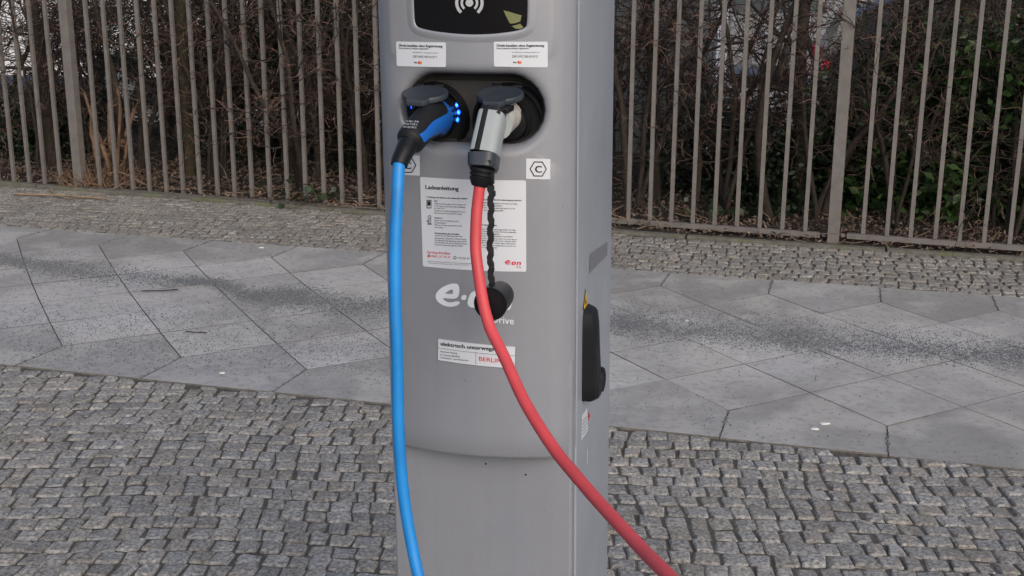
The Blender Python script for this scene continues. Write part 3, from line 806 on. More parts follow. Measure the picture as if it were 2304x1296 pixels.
def handle(sgn):
    h = bpy.data.objects.new('door_handle', None); link(h, cs)
    zt_ = Ls(1312, 697).z; zb = Ls(1311, 903).z; yc0 = Ls(1310, 800).y; wy = .046
    prof = [(0, .004, .55), (.03, .012, .72), (.07, .0150, .90), (.2, .0170, .98), (.5, .0185, 1), (.78, .0205, 1), (.86, .0225, 1), (.96, .0215, .97), (1, .014, .85)]
    bm = bmesh.new(); R = []
    for t, pr_, wf in prof:
        z = zt_+(zb-zt_)*t; ring = []
        for a, b in ((0, 0), (.0, .75), (.10, .95), (.5, 1), (.85, .9), (1, .6), (1, 0)):
            y = yc0+.002+wy*(.5+(a-.5)*wf); ring.append(bm.verts.new((sgn*(HW+pr_*b), y, z)))
        R.append(ring)
    for a, b in zip(R, R[1:]):
        for k in range(6): bm.faces.new([a[k], a[k+1], b[k+1], b[k]])
        bm.faces.new([a[6], a[0], b[0], b[6]])
    bm.faces.new(R[0]); bm.faces.new(R[-1])
    bm_obj('grip', bm, M['blackm'], h, True)
    zc_ = zb+(zt_-zb)*.14
    cyl('lock_knob', (sgn*(HW+.001), yc0+.046, zc_), (sgn*(HW+.0195), yc0+.044, zc_), .0195, .0165, M['black'], h, 28, .002)
    lm = Matrix.Translation((sgn*(HW+.0200), yc0+.044, zc_)) @ Matrix.Rotation(math.pi/2*sgn, 4, 'Y')
    lathe('lock_cover', [(.0155, -.001), (.0150, .0015), (.012, .0022), (.010, .001), (0, .001)], M['blackm'], h, lm, 28)
    return h
handle(1)['label'] = 'black swivel handle on the right side of the column'; handle(-1)['label'] = 'black swivel handle on the left side of the column'
# small screw dots on the lower panel
for px_, py_ in ((1096, 1044), (1186, 1068)):
    p = Lp(px_, py_, -.0045); cyl('screw', (p.x, -.003, p.z), (p.x, -.0052, p.z), .0012, .001, M['black'], cs, 10)

# ---- sockets
def socket(px, py, leds, lab):
    S0 = Lp(px, py, -.012); s = empty('charging_socket', (S0.x, RB-.0015, S0.z), 0, cs); s['label'] = lab
    m = Matrix.Rotation(math.pi/2, 4, 'X')      # local z -> -y (outwards)
    lathe('socket_ring', [(.0440, 0), (.0437, .0080), (.0422, .0140), (.0405, .0162), (.0390, .0155), (.0376, .0112), (.0368, .0098), (.0320, .0093), (.0270, .0092), (.0255, .0125), (.0238, .0125), (.0235, .004), (0, .004)], M['black'], s, m, 64)
    for a in leds:
        c = Lp(a[0], a[1], RB-.0015-.0100)-Vector((S0.x, RB-.0015, S0.z))
        bm = bmesh.new(); bmesh.ops.create_uvsphere(bm, u_segments=12, v_segments=8, radius=1, matrix=Matrix.Translation(c) @ Matrix.Diagonal((.0021, .0014, .0031, 1)))
        o = bm_obj('status_light', bm, M['led'], s, True)
        bm = bmesh.new(); bmesh.ops.create_uvsphere(bm, u_segments=10, v_segments=6, radius=1, matrix=Matrix.Translation(c+Vector((0, -.001, 0))) @ Matrix.Diagonal((.0012, .0010, .0014, 1)))
        bm_obj('light_core', bm, M['led2'], o, True)
    # hinged flap
    hz = .0395; tilt = math.radians(12)
    rot = Matrix.Translation((0, -.0155, hz)) @ Matrix.Rotation(tilt, 4, 'X') @ Matrix.Rotation(math.radians(-4), 4, 'Z')
    out = []; FX = .0045 if leds else .0
    for k in range(29):
        a = math.radians(-60+300*k/28)       # disc, open towards -y for the tab
        out.append((.0268*math.cos(a)+FX, -.0275+.0250*math.sin(a)*1.0))
    # disc from -60deg ccw to 240deg, then tab
    out += [(-.0120+FX, -.0555), (-.0095+FX, -.0600), (.0085+FX, -.0600), (.0125+FX, -.0545)]
    bm = bmesh.new(); n = len(out); rows_ = []
    for z, ins in ((-.0035, .03), (-.0025, 0), (.0015, 0), (.003, .03), (.0030, .12), (.0024, .17)):
        rows_.append([bm.verts.new(rot @ Vector((x*(1-ins), -.032+(y+.032)*(1-ins), z))) for x, y in out])
    for a, b in zip(rows_, rows_[1:]):
        for k in range(n): bm.faces.new([a[k], a[(k+1) % n], b[(k+1) % n], b[k]])
    bm.faces.new(rows_[0][::-1]); bm.faces.new(rows_[-1])
    fl = bm_obj('flap', bm, M['flap'], s, True)
    for sx_ in (-.012, .012):
        cyl('hinge', (sx_-.006, -.015, hz+.001), (sx_+.006, -.015, hz+.001), .0035, .0035, M['black'], fl, 14, .0008)
    return s, S0
sL, SL0 = socket(966, 273, [(1025, 237), (1029, 253.5), (1026.5, 270), (919.5, 243), (919, 254)], 'left socket with glowing blue lights')
sR, SR0 = socket(1140, 275, [], 'right socket without lights')

# ------------------------------------------------------------------ CABLES
def root_thing(name, label, cat, group=None):
    o = bpy.data.objects.new(name, None); link(o); o.matrix_world = MC; tag(o, label, cat, group); return o
def prange(a, b, t): return a+(b-a)*t
bc = root_thing('charging_cable', 'blue charging cable with black and blue plug in the left socket', 'charging cable')
yS = RB-.006
# plug head seated in the socket
axis = [Vector((SL0.x, -.004, SL0.z)), Vector((SL0.x, -.030, SL0.z))]
hp = [Lp(979, 267, -.028), Lp(972, 268, -.044), Lp(959, 276, -.063), Lp(943, 291, -.083), Lp(927, 310, -.100), Lp(915, 327, -.111)]
cyl('plug_head', (hp[0].x, -.006, hp[0].z), hp[1], .0195, .0192, M['black'], bc, 32, .001)
bp = catmull(hp, 10)
def rbody(t):
    r = np.interp(t, [0, .15, .35, .6, .85, .93, 1], [.0190, .0196, .0185, .0162, .0160, .0152, .0115]); return (r, r*1.08)
sweep('plug_body', bp, rbody, M['blackm'], bc, 28, up=Vector((0, 0, 1)))
def rin(t):
    a, b = rbody(prange(.03, .90, t)); return (a+.0010, b+.0010)
bi = bp[int(len(bp)*.03):int(len(bp)*.90)]
def sec(t):
    c = np.interp(t, [0, .10, .22, .45, .7, 1], [3.0, 3.05, 3.45, 3.30, 3.12, 2.95]); w = np.interp(t, [0, .10, .17, .28, .45, .62, .85, 1], [1.5, 1.3, .75, .60, .50, .48, .30, .32]); return (c-w, c+w)
sweep('blue_grip_inlay', bi, rin, M['bluegrip'], bc, 14, up=Vector((0, 0, 1)), sector=sec, th=.0012)
pz = bi[int(len(bi)*.42)]
sleeve = catmull([Lp(916, 325, -.112), Lp(907, 345, -.122), Lp(899, 362, -.129), Lp(896, 374, -.133)], 6)
sweep('strain_relief', sleeve, lambda t: (prange(.0112, .0092, t),)*2, M['black'], bc, 24, up=Vector((0, 0, 1)))
cp_ = [(898, 360, -.128), (895.5, 375, -.134), (894, 410, -.140), (892.5, 450, -.145), (889.5, 520, -.150), (888.5, 600, -.154), (890, 690, -.158), (893.5, 760, -.160), (896, 850, -.162), (898, 930, -.164), (901, 1000, -.166), (908.5, 1090, -.168), (920, 1170, -.172), (931.5, 1230, -.177), (946, 1296, -.184)]
path = [Lp(*p) for p in cp_]
e2 = path[-1]
path += [e2+Vector((.020, -.012, -.06)), e2+Vector((.055, -.06, -.20)), Vector((.12, -.36, .26)), Vector((.22, -.60, .08)), Vector((.40, -.85, .012)), Vector((.9, -1.3, .010)), Vector((1.5, -2.2, .010))]
sweep('cable', catmull(path, 6), lambda t: (.0068, .0068), M['bluecable'], bc, 20)
# pale printing on the black plug body
T = []
for r_, s_t in enumerate(('16A 480V~ 3P+N', 'IP44 TYPE 2', 'EN 62196-2')):
    vv, ff, w = text_geo(s_t, .01)
    a = Vector((910, 276+r_*6.4)); 
    vs = []
    for x, y in vv:
        px_ = a.x+29*x/w-r_*2.5; py_ = a.y+ (-y/.7*4.2)+ x/w*1.5
        # project onto the body: nearest front point of the swept body
        d = loc_dir(px_, py_).normalized(); best = None
        for t_i in range(0, len(bp)):
            c = bp[t_i]; q = co+d*((c-co).dot(d)); rr = rbody(t_i/(len(bp)-1))[0]*1.12; dd = (q-c).length
            ent = (c-co).dot(d)-math.sqrt(max(0, rr*rr-dd*dd))+max(0, dd-rr)*9; best = (ent, q, rr, dd) if best is None or ent < best[0] else best
        q, rr, dd = best[1:]
        vs.append(co+d*(best[0]-.0004))
    T.append((vs, ff))
vs = []; fs = []
for vv, ff in T:
    n0 = len(vs); vs += [tuple(p) for p in vv]; fs += [tuple(t+n0 for t in q) for q in ff]
mesh_np('lettering', vs, fs, M['printgrey'], bc)

rc = root_thing('charging_cable', 'red charging cable with light grey pistol plug in the right socket', 'charging cable')
hd = [Vector((SR0.x+.004, -.006, SR0.z+.001)), Vector((SR0.x+.004, -.052, SR0.z+.001)), Vector((SR0.x+.002, -.078, SR0.z+.001))]
lathe('plug_head', [(.0172, .018), (.0168, .030), (.0160, .0305), (.0160, .032), (.0168, .0325), (.0168, .0365), (.0160, .037), (.0160, .0385), (.0168, .039), (.0174, .050), (.0174, .066), (.0150, .072), (0, .073)],
      M['creamshell'], rc, Matrix.Translation((SR0.x+.001, 0, SR0.z+.0085)) @ Matrix.Rotation(math.pi/2, 4, 'X'), 40)
cyl('plug_tip', (SR0.x+.004, -.004, SR0.z), (SR0.x+.004, -.022, SR0.z), .0205, .0190, M['black'], rc, 32, .001)
htop = Lp(1108, 251, -.078); hbot = Lp(1087, 351, -.104)
hs = [htop+(hbot-htop)*k/10 for k in range(11)]
upz = Vector((0, -1, 0))
core = lambda t: (np.interp(t, [0, .15, 1], [.0130, .0136, .0140]), np.interp(t, [0, .15, 1], [.0165, .0175, .0175]))
sweep('grip_core', hs, core, M['blackm'], rc, 36, up=upz, power=4.2)
sh = hs[1:]
def shr(t): a, b = core(.1+.9*t); return (a+.0011, b+.0011)
# s axis = tan x up ; find signs by testing: angle 90deg points along w
tan = (hs[1]-hs[0]).normalized(); s_ax = tan.cross(upz).normalized(); w_ax = s_ax.cross(tan).normalized()
aF = math.pi/2 if w_ax.y < 0 else -math.pi/2         # direction facing the viewer
right = 0.0 if s_ax.x > 0 else math.pi
sgn = 1 if math.cos(aF-.3)*s_ax.x > 0 else -1         # turning from aF by -sgn.. moves to the right
groove = aF + sgn*.42*1.0
gx_ = lambda off: aF - sgn*off
# groove sits left of centre
sweep('right_shell', sh, shr, M['whiteshell'], rc, 16, up=upz, power=4.2, sector=lambda t: (gx_(-.12), gx_(2.75)), th=.0012)
sweep('left_shell', sh, shr, M['whiteshell'], rc, 12, up=upz, power=4.2, sector=lambda t: (gx_(-.54), gx_(-2.9)), th=.0012)
elb = [Vector((SR0.x+.001, -.042, SR0.z+.0085)), Vector((SR0.x-.002, -.062, SR0.z+.0075)), hs[1]+Vector((.003, .004, -.010))]
sweep('neck_shell', catmull(elb, 5), lambda t: (.0178, .0176), M['whiteshell'], rc, 28, up=Vector((0, 0, 1)), power=2.3)
lt = [htop+Vector((.0, .003, .006)), htop+Vector((.004, .022, .004))]
box('latch', tuple(htop+Vector((.004, .012, .0012))), (.026, .030, .006), M['black'], rc, .002)
for px_, py_, yy in ((1118, 254, -.0975), (1098, 365, -.125)):
    p = Lp(px_, py_, yy)
    cyl('screw_hole', p+Vector((0, .002, 0)), p+Vector((0, 0, 0)), .0022, .0022, M['print'], rc, 14)
bnd = [Lp(1087, 350, -.1040), Lp(1086, 366, -.107), Lp(1084.5, 381, -.110)]
sweep('grip_collar', catmull(bnd, 4), lambda t: (np.interp(t, [0, .8, 1], [.0158, .0154, .0140]), .0190), M['flap'], rc, 32, up=upz, power=4.2)
bt_ = catmull([Lp(1084, 380, -.110), Lp(1081, 398, -.112), Lp(1077, 420, -.114)], 12)
def rboot(t):
    g = .0016 if (abs(t-.27) < .045 or abs(t-.52) < .045) else 0
    return (np.interp(t, [0, .6, .85, 1], [.0142, .0128, .0105, .0085])-g,)*2
sweep('strain_relief', bt_, rboot, M['blackm'], rc, 24, up=upz)
rp = [(1079, 408, -.113), (1077.5, 421, -.115), (1073.5, 455, -.117), (1070.5, 492, -.120), (1069.5, 557, -.126), (1074, 600, -.131), (1078.5, 630, -.136), (1087, 680, -.148), (1095, 712, -.156), (1106, 745, -.165), (1134, 800, -.184), (1183, 905, -.222), (1247, 1006, -.265), (1297, 1067, -.300), (1352, 1130, -.340), (1408, 1190, -.385), (1458, 1243, -.428), (1515, 1300, -.478)]
path = [Lp(*p) for p in rp]; e3 = path[-1]
td = (path[-1]-path[-3]).normalized()
path += [e3+td*.10+Vector((0, 0, -.004)), e3+td*.30+Vector((0, 0, -.06)), e3+td*.45+Vector((0, 0, -.32)), Vector((.70, -1.1, .10)), Vector((.95, -1.35, .010)), Vector((1.5, -1.9, .010))]
sweep('cable', catmull(path, 6), lambda t: (.0063, .0063), M['redcable'], rc, 20)
# dust cap on its wavy strap
capA = Lp(1127, 662, -.098); capB = Lp(1104, 684, -.140)
dcp = (capB-capA).normalized()
cm = Matrix.Translation(capA) @ dcp.to_track_quat('Z', 'Y').to_matrix().to_4x4(); cl_ = (capB-capA).length
lathe('dust_cap', [(0, 0), (.0140, 0), (.0158, .002), (.0170, .012), (.0178, cl_-.002), (.0186, cl_-.001), (.0186, cl_+.001), (.0170, cl_+.001), (.0170, cl_-.0005), (0, cl_-.0005)], M['black'], rc, cm, 40)
sp_ = []
ys = [398, 640]
NS = 90; v = []; f = []
for k in range(NS):
    t = k/(NS-1); py_ = 396+(655-396)*t; px_ = np.interp(py_, [396, 420, 436, 500, 560, 620, 655], [1102, 1100, 1102, 1102.5, 1101, 1104, 1105])
    wv = math.sin(py_*2*math.pi/33)*1.5*(1 if py_ > 430 else .2)
    y = np.interp(t, [0, .1, 1], [-.108, -.118, -.122])
    w = 6.2+.8*math.cos(py_*4*math.pi/33)
    L_, R_ = Lp(px_+wv-w, py_, y), Lp(px_+wv+w, py_, y+.001)
    for p in (L_, R_, R_+Vector((0, .004, 0)), L_+Vector((0, .004, 0))): v.append(p)
    if k:
        b = 4*(k-1)
        for q in range(4): f.append((b+q, b+(q+1) % 4, b+4+(q+1) % 4, b+4+q))
f += [(0, 1, 2, 3), tuple(4*(NS-1)+q for q in range(4))]
mesh_np('strap', [tuple(p) for p in v], f, M['blackm'], rc)
for py_, wid in ((402, 8), (424, 9), (436, 8)):
    p = Lp(1103 if py_ < 430 else 1106, py_, -.113)
    box('strap_lug', tuple(p), (.0066, .007, .006 if py_ > 403 else .012), M['black'], rc, .001)

# ------------------------------------------------------------------ FENCE
p0 = Vector((-2.592, 7.412, 0)); p1 = Vector((1.578, 6.077, 0)); fd = (p1-p0); sec_len = fd.length/2; fd.normalize()
fn_ = Vector((-fd.y, fd.x, 0)); fa = math.atan2(fd.y, fd.x)
fe = empty('metal_fence', tuple(p0), fa); tag(fe, 'grey metal bar fence with square posts along the kerb in front of the hedge', 'fence')
FH = 1.85
def fbox(name, x, z0, z1, wx, wy, y=0.0, bevel=0.0015, share={}):
    key = (name, round(z0, 3), round(z1, 3), wx, wy)
    if key not in share:
        bm = bmesh.new(); add_box(bm, (0, 0, (z0+z1)/2), (wx, wy, z1-z0)); o = bm_obj(name, bm, M['fence'], fe, False, bevel); share[key] = o.data
    else: o = link(bpy.data.objects.new(name, share[key]), fe)
    o.location = (x, y, 0); return o
ng = 18
for sct in range(-1, 4):
    xa = sct*sec_len
    fbox('post', xa, -.05, FH+.05, .056, .056, .045, .003)
    if sct == 3: break
    rt = [-.03, -.016, .020, .026, .026][sct+1]
    # lower rail, dropping slightly towards the left
    fbox('rail', xa+sec_len/2, rt, rt+.026, sec_len-.13, .030, .045)
    fbox('rail', xa+sec_len/2, FH-.10, FH-.07, sec_len-.13, .030, .045)
    for k in range(ng):
        t = xa+.139+(sec_len-.278)*k/(ng-1)
        if abs(k-7.5) > 99: continue
        b = fbox('bar', t+random.uniform(-.0015, .0015), .087, FH, .0200, .0200, .045)
        b.location.z = rt-.06; b.rotation_euler = (random.gauss(0, .0008), random.gauss(0, .0012), random.gauss(0, .01))
    fbox('bracket', xa+.045, rt+.004, rt+.022, .018, .010, .045); fbox('bracket', xa+sec_len-.045, rt+.004, rt+.022, .018, .010, .045)

# ------------------------------------------------------------------ HEDGE
def tubes(polys, n=3):
    """polys: list of (Nx3 array, radii) -> verts, quad faces"""
    V, Fq, base = [], [], 0
    ang = np.arange(n)*2*math.pi/n; ca = np.cos(ang)[None, :, None]; sa = np.sin(ang)[None, :, None]
    for P_, r in polys:
        P_ = np.asarray(P_); m = len(P_)
        T_ = np.gradient(P_, axis=0); T_ /= np.linalg.norm(T_, axis=1, keepdims=True)+1e-9
        ref = np.where(np.abs(T_[:, 2:3]) < .9, np.array([[0, 0, 1.]]), np.array([[1., 0, 0]]))
        s = np.cross(T_, ref); s /= np.linalg.norm(s, axis=1, keepdims=True)+1e-9; w = np.cross(s, T_)
        V.append((P_[:, None, :]+np.asarray(r)[:, None, None]*(s[:, None, :]*ca+w[:, None, :]*sa)).reshape(-1, 3))
        i = np.arange(m-1)[:, None]*n; k = np.arange(n)[None, :]; k2 = (k+1) % n
        Fq.append((np.stack([i+k, i+k2, i+n+k2, i+n+k], -1).reshape(-1, 4))+base); base += m*n
    return np.concatenate(V), np.concatenate(Fq)
def grow(rs, p, d, L, r, nseg, wig, up=.0, end=.35):
    pts = [p]; d = d/np.linalg.norm(d)
    for k in range(nseg):
        d = d+rs.normal(0, wig, 3)+np.array([0, 0, up]); d /= np.linalg.norm(d); pts.append(pts[-1]+d*L/nseg)
    return np.array(pts), np.linspace(r, r*end, nseg+1)
def make_shrub(seed, name='hedge_shrub', h=1.75, spread=.5, stems=4, dens=1.0, trunk_r=.016, bark=None, straight=.10):
    rs = np.random.default_rng(seed)
    root = empty(name, (0, 0, 0)); tr, tw, tr2 = [], [], []
    for s in range(stems):
        a = rs.uniform(0, 6.28); tilt = rs.uniform(.05, .32)
        st = grow(rs, np.array([rs.normal(0, .06), rs.normal(0, .05), -.06]), np.array([math.cos(a)*tilt, math.sin(a)*tilt, 1]), h*rs.uniform(.8, 1.1), trunk_r*rs.uniform(.7, 1.3), 10, straight, .02, .3)
        tr.append(st)
        for q in range(int(17*dens)):
            t = rs.uniform(.20, 1.0); i = min(int(t*10), 9); p = st[0][i]+(st[0][i+1]-st[0][i])*(t*10-i)
            b = rs.uniform(0, 6.28); ln_ = rs.uniform(.25, .6)*spread/.5*(1.1-.3*t)
            br = grow(rs, p, np.array([math.cos(b), math.sin(b), rs.uniform(-.2, .8)]), ln_, rs.uniform(.0032, .006), 6, .22, .03, .45)
            tw.append(br)
            for q2 in range(rs.integers(4, 8)):
                i2 = rs.integers(1, 7); p2 = br[0][i2]; dd = br[0][i2]-br[0][i2-1]; dd = dd/np.linalg.norm(dd)
                b2 = grow(rs, p2, dd+rs.normal(0, .75, 3), rs.uniform(.08, .26), rs.uniform(.0018, .0032), 5, .30, .0, .5); tw.append(b2)
                for q3 in range(rs.integers(1, 4)):
                    i3 = rs.integers(1, 6); d3 = b2[0][i3]-b2[0][i3-1]; d3 = d3/np.linalg.norm(d3)
                    tr2.append(grow(rs, b2[0][i3], d3+rs.normal(0, .8, 3), rs.uniform(.03, .12), rs.uniform(.0014, .0022), 4, .4, 0, .6))
    V, Fq = tubes(tr, 8); mesh_np('trunk', V, Fq, bark or M['bark'], root, True)
    V, Fq = tubes(tw, 3); o = mesh_np('twigs', V, Fq, M['twig'], root); o['kind'] = 'stuff'
    V, Fq = tubes(tr2, 3); o = mesh_np('red_twigs', V, Fq, M['twigred'], root); o['kind'] = 'stuff'
    return root
def copy_tree(o, parent=None):
    c = o.copy(); COL.objects.link(c)
    if parent: c.parent = parent
    for ch in list(o.children): 
        d = ch.copy(); COL.objects.link(d); d.parent = c
    return c
def fence_pt(x, back, z=.02):
    p = p0+fd*x+fn_*(.045+back); return (p.x, p.y, z)
protos = [make_shrub(11), make_shrub(12, stems=5), make_shrub(13, dens=1.15), make_shrub(14, stems=3, trunk_r=.026), make_shrub(15, stems=5, dens=.9), make_shrub(16, stems=4, trunk_r=.02, dens=1.1)]
# positions along the fence (metres from the left post) and how each can be told from its neighbours
front_row = [(-1.75, .34), (-1.15, .40), (-.55, .30), (.10, .42), (.75, .35), (1.30, .32), (1.80, .36), (2.35, .36), (2.85, .42), (3.30, .32), (3.75, .40), (4.20, .33), (4.70, .38), (5.20, .34), (5.8, .4)]
back_row = [(-1.4, 1.0), (-.75, .95), (.35, 1.05), (.95, .85), (1.45, .90), (1.95, .82), (2.45, .95), (2.95, .90), (3.45, 1.1), (4.5, 1.15), (5.4, 1.2)]
lab_f = ['leftmost bare hedge shrub, left of the big fence post', 'bare hedge shrub in the left corner behind the first bars', 'bare hedge shrub just left of the left fence post',
 'bare hedge shrub behind the broken pale stems', 'bare hedge shrub behind the bars right of the broken stems', 'bare dark hedge shrub midway between left post and charging column',
 'bare hedge shrub close to the left edge of the charging column', 'bare hedge shrub hidden mostly by the charging column', 'bare hedge shrub at the right edge of the charging column',
 'bare hedge shrub in front of the grey sheet metal shed', 'bare reddish hedge shrub in front of the striped banner', 'bare hedge shrub just left of the right fence post',
 'bare hedge shrub just right of the right fence post', 'bare hedge shrub in front of the green laurel', 'bare hedge shrub at the right edge of the photo']
lab_b = ['second row bare shrub at the far left edge', 'second row bare shrub behind the left fence post', 'second row bare shrub behind the broken stems', 'second row bare shrub in front of the white van',
 'second row bare shrub in the dark part of the left hedge', 'second row bare shrub in front of the dark yew', 'second row bare shrub directly behind the charging column', 'second row bare shrub beside the shed',
 'second row bare shrub left of the thick right trunk', 'second row bare shrub behind the right fence post', 'second row bare shrub behind the laurel']
used = set(); n_ = 0
for lst, labs in ((front_row, lab_f), (back_row, lab_b)):
    for (x, bk), lb in zip(lst, labs):
        k = n_ % 6; o = protos[k] if k not in used else copy_tree(protos[k]); used.add(k)
        o.location = fence_pt(x, bk); o.rotation_euler = (0, 0, random.uniform(0, 6.28)); sc = random.uniform(.92, 1.1); o.scale = (sc, sc, sc)
        tag(o, lb, 'shrub', 'bare hedge shrubs behind the fence'); n_ += 1

# thick trunks in the hedge
def trunk_tree(px, y0, r, back, lean, label, m, seed, hgt=3.2):
    rs = np.random.default_rng(seed)
    b = gnd(px, y0); ang = Vector((b.x, b.y, 0))-p0; x = ang.dot(fd)
    root = empty('tree', (b.x, b.y, 0)); tag(root, label, 'tree')
    st = grow(rs, np.array([0, 0, -.05]), np.array([lean, 0, 1]), hgt, r, 14, .05, .02, .5)
    V, Fq = tubes([st], 12); mesh_np('trunk', V, Fq, m, root, True)
    br = []; tw = []
    for q in range(26):
        i = rs.integers(2, 14); a = rs.uniform(0, 6.28)
        bb = grow(rs, st[0][i], np.array([math.cos(a), math.sin(a), rs.uniform(.2, 1.2)]), rs.uniform(.4, 1.1), rs.uniform(.006, .014), 8, .2, .02, .3); br.append(bb)
        for q2 in range(8):
            i2 = rs.integers(1, 8); tw.append(grow(rs, bb[0][i2], rs.normal(0, 1, 3), rs.uniform(.1, .35), .0028, 5, .3, 0, .5))
    V, Fq = tubes(br, 5); mesh_np('branches', V, Fq, M['bark'], root, True)
    V, Fq = tubes(tw, 3); o = mesh_np('crown', V, Fq, M['twig'], root); o['kind'] = 'stuff'
trunk_tree(122, 392, .055, .5, -.03, 'dark brown tree trunk seen left of the left fence post', M['bark'], 31)
trunk_tree(372, 360, .030, .5, .01, 'slim dark trunk rising behind the broken pale stems', M['bark'], 32)
trunk_tree(428, 412, .036, .4, .0, 'mossy greenish tree trunk left of the charging column', M['moss'], 33)
trunk_tree(650, 395, .040, .4, .03, 'dark trunk in the shadowed hedge left of the charging column', M['bark'], 34)
trunk_tree(1795, 470, .045, .4, .02, 'thick brown tree trunk just left of the right fence post', M['bark'], 35)
trunk_tree(1478, 455, .028, .4, -.02, 'slim trunk in front of the grey shed, right of the charging column', M['bark'], 36)
trunk_tree(1990, 400, .035, .4, -.03, 'leaning dark trunk right of the right fence post', M['bark'], 37)
trunk_tree(2220, 440, .026, .4, .04, 'slim trunk in front of the laurel near the right edge', M['bark'], 38)

# broken, cut back stems beside the left post
rs = np.random.default_rng(5); bs0 = gnd(240, 425)
sb_ = empty('broken_shrub', (bs0.x, bs0.y, 0)); tag(sb_, 'cut back shrub with splintered pale brown stems beside the left fence post', 'shrub')
big, small = [], []
tops = [(186, 215, .13), (205, 240, .16), (243, 240, .05), (262, 205, .08), (282, 330, .05), (225, 330, .0), (300, 250, .12)]
for tx_, ty_, bk in tops:
    tp = atY(tx_, ty_, bs0.y+bk-.05) - Vector((bs0.x, bs0.y, 0))
    bx_ = np.array([rs.uniform(-.09, .09), rs.uniform(-.03, .06), -.04]); tpv = np.array(tp)
    mid1 = bx_*.65+tpv*.35+rs.normal(0, .02, 3); mid2 = bx_*.3+tpv*.7+rs.normal(0, .022, 3)
    pth = np.array([tuple(p) for p in catmull([bx_, mid1, mid2, tpv], 5)])
    r0 = rs.uniform(.012, .020); rr = np.linspace(r0, r0*.75, len(pth))*(1+rs.normal(0, .12, len(pth))); big.append((pth, rr))
    for q in range(7):
        d = (pth[-1]-pth[-4]); d /= np.linalg.norm(d); small.append(grow(rs, pth[-1]-d*.02, d+rs.normal(0, .45, 3), rs.uniform(.03, .09), rs.uniform(.003, .007), 3, .15, 0, .1))
    for q in range(4):
        i = rs.integers(3, len(pth)-2); small.append(grow(rs, pth[i], rs.normal(0, 1, 3)+np.array([0, 0, .5]), rs.uniform(.03, .08), rs.uniform(.003, .006), 3, .2, 0, .3))
for q in range(420):
    a = rs.uniform(0, 6.28); small.append(grow(rs, np.array([rs.normal(0, .11)+.0, rs.normal(0, .055)-.02, rs.uniform(0, .03)]), np.array([math.cos(a)*.8, math.sin(a)*.5, rs.uniform(.2, 1.6)]), rs.uniform(.04, .16), rs.uniform(.002, .0055), 4, .3, 0, .4))
for P_, r in big:
    V, Fq = tubes([(P_, r)], 8); mesh_np('stem', V, Fq, M['cutwood'], sb_, False)
V, Fq = tubes(small, 4); o = mesh_np('splinters', V, Fq, M['cutwood'], sb_); o['kind'] = 'stuff'

# evergreens
def leaves(centres, size, rs, fold=.3, aspect=.5):
    n = len(centres); c = np.asarray(centres)
    d = rs.normal(0, 1, (n, 3)); d[:, 2] *= .6; d /= np.linalg.norm(d, axis=1, keepdims=True)
    nrm = rs.normal(0, 1, (n, 3)); nrm[:, 2] += 1.2; s = np.cross(d, nrm); s /= np.linalg.norm(s, axis=1, keepdims=True); u = np.cross(s, d)
    sz = size*rs.uniform(.6, 1.3, (n, 1))
    a = c; b = c+d*sz; l = c+d*sz*.5+s*sz*aspect*.5+u*sz*fold*.2; r = c+d*sz*.5-s*sz*aspect*.5+u*sz*fold*.2
    V = np.stack([a, l, b, r], 1).reshape(-1, 3); i = np.arange(n)[:, None]*4
    Fq = np.concatenate([np.concatenate([i, i+1, i+2], 1), np.concatenate([i, i+2, i+3], 1)], 0)
    return V, Fq
def evergreen(name, loc, rad, h, n, size, m, label, cat, seed, nclump=40, aspect=.5, low=.0):
    rs = np.random.default_rng(seed); root = empty(name, loc); tag(root, label, cat)
    cl_c = []; br = []
    for k in range(nclump):
        a = rs.uniform(0, 6.28); q = math.sqrt(rs.uniform(.05, 1)); zz = rs.uniform(low, 1); rr = rad*q*(1-.35*zz)
        c = np.array([rr*math.cos(a), rr*math.sin(a)*.7, zz*h]); cl_c.append(c)
        b0 = np.array([rs.normal(0, .03), rs.normal(0, .03), zz*h*.4]); br.append((np.array([b0, (b0+c)/2+rs.normal(0, .03, 3), c]), np.array([.012, .008, .003])))
    cl_c = np.array(cl_c); idx = rs.integers(0, nclump, n); pts = cl_c[idx]+rs.normal(0, 1, (n, 3))*np.array([.10, .10, .09])
    pts[:, 2] = np.maximum(pts[:, 2], .02)
    V, Fq = tubes(br+[(np.array([[0, 0, -.05], [.02, 0, h*.5], [0, .02, h*.9]]), np.array([.03, .02, .008]))], 5); mesh_np('trunk', V, Fq, M['bark'], root, True)
    V, Fq = leaves(pts, size, rs, aspect=aspect); o = mesh_np('foliage', V, Fq, m, root); o['kind'] = 'stuff'
    return root
def bushpos(px, back):
    d = ray(px, 400); t0 = Vector((0, 0, 0)); 
    # intersect the vertical plane through the pixel with a line parallel to the fence
    q = p0+fn_*back; A_ = np.array([[fd.x, -d.x], [fd.y, -d.y]]); s, t = np.linalg.solve(A_, [-q.x, -q.y]); p = q+fd*s; return (p.x, p.y, .01)
evergreen('yew_bush', bushpos(560, 1.5), .60, 1.45, 16000, .045, M['leafdark'], 'dark yew bush deep in the hedge left of the charging column', 'bush', 51, 60, .25)
evergreen('yew_bush', bushpos(740, 1.25), .55, 1.5, 16000, .045, M['leafdark'], 'dark yew bush close to the left edge of the charging column', 'bush', 52, 60, .25)
evergreen('yew_bush', bushpos(395, 1.9), .55, 1.3, 13000, .045, M['leafdark'], 'dark yew bush behind the mossy trunk', 'bush', 53, 50, .25)
evergreen('yew_bush', bushpos(640, 2.2), .70, 1.6, 14000, .05, M['leafdark'], 'dark yew bush farthest back between the mossy trunk and the column', 'bush', 61, 60, .25)
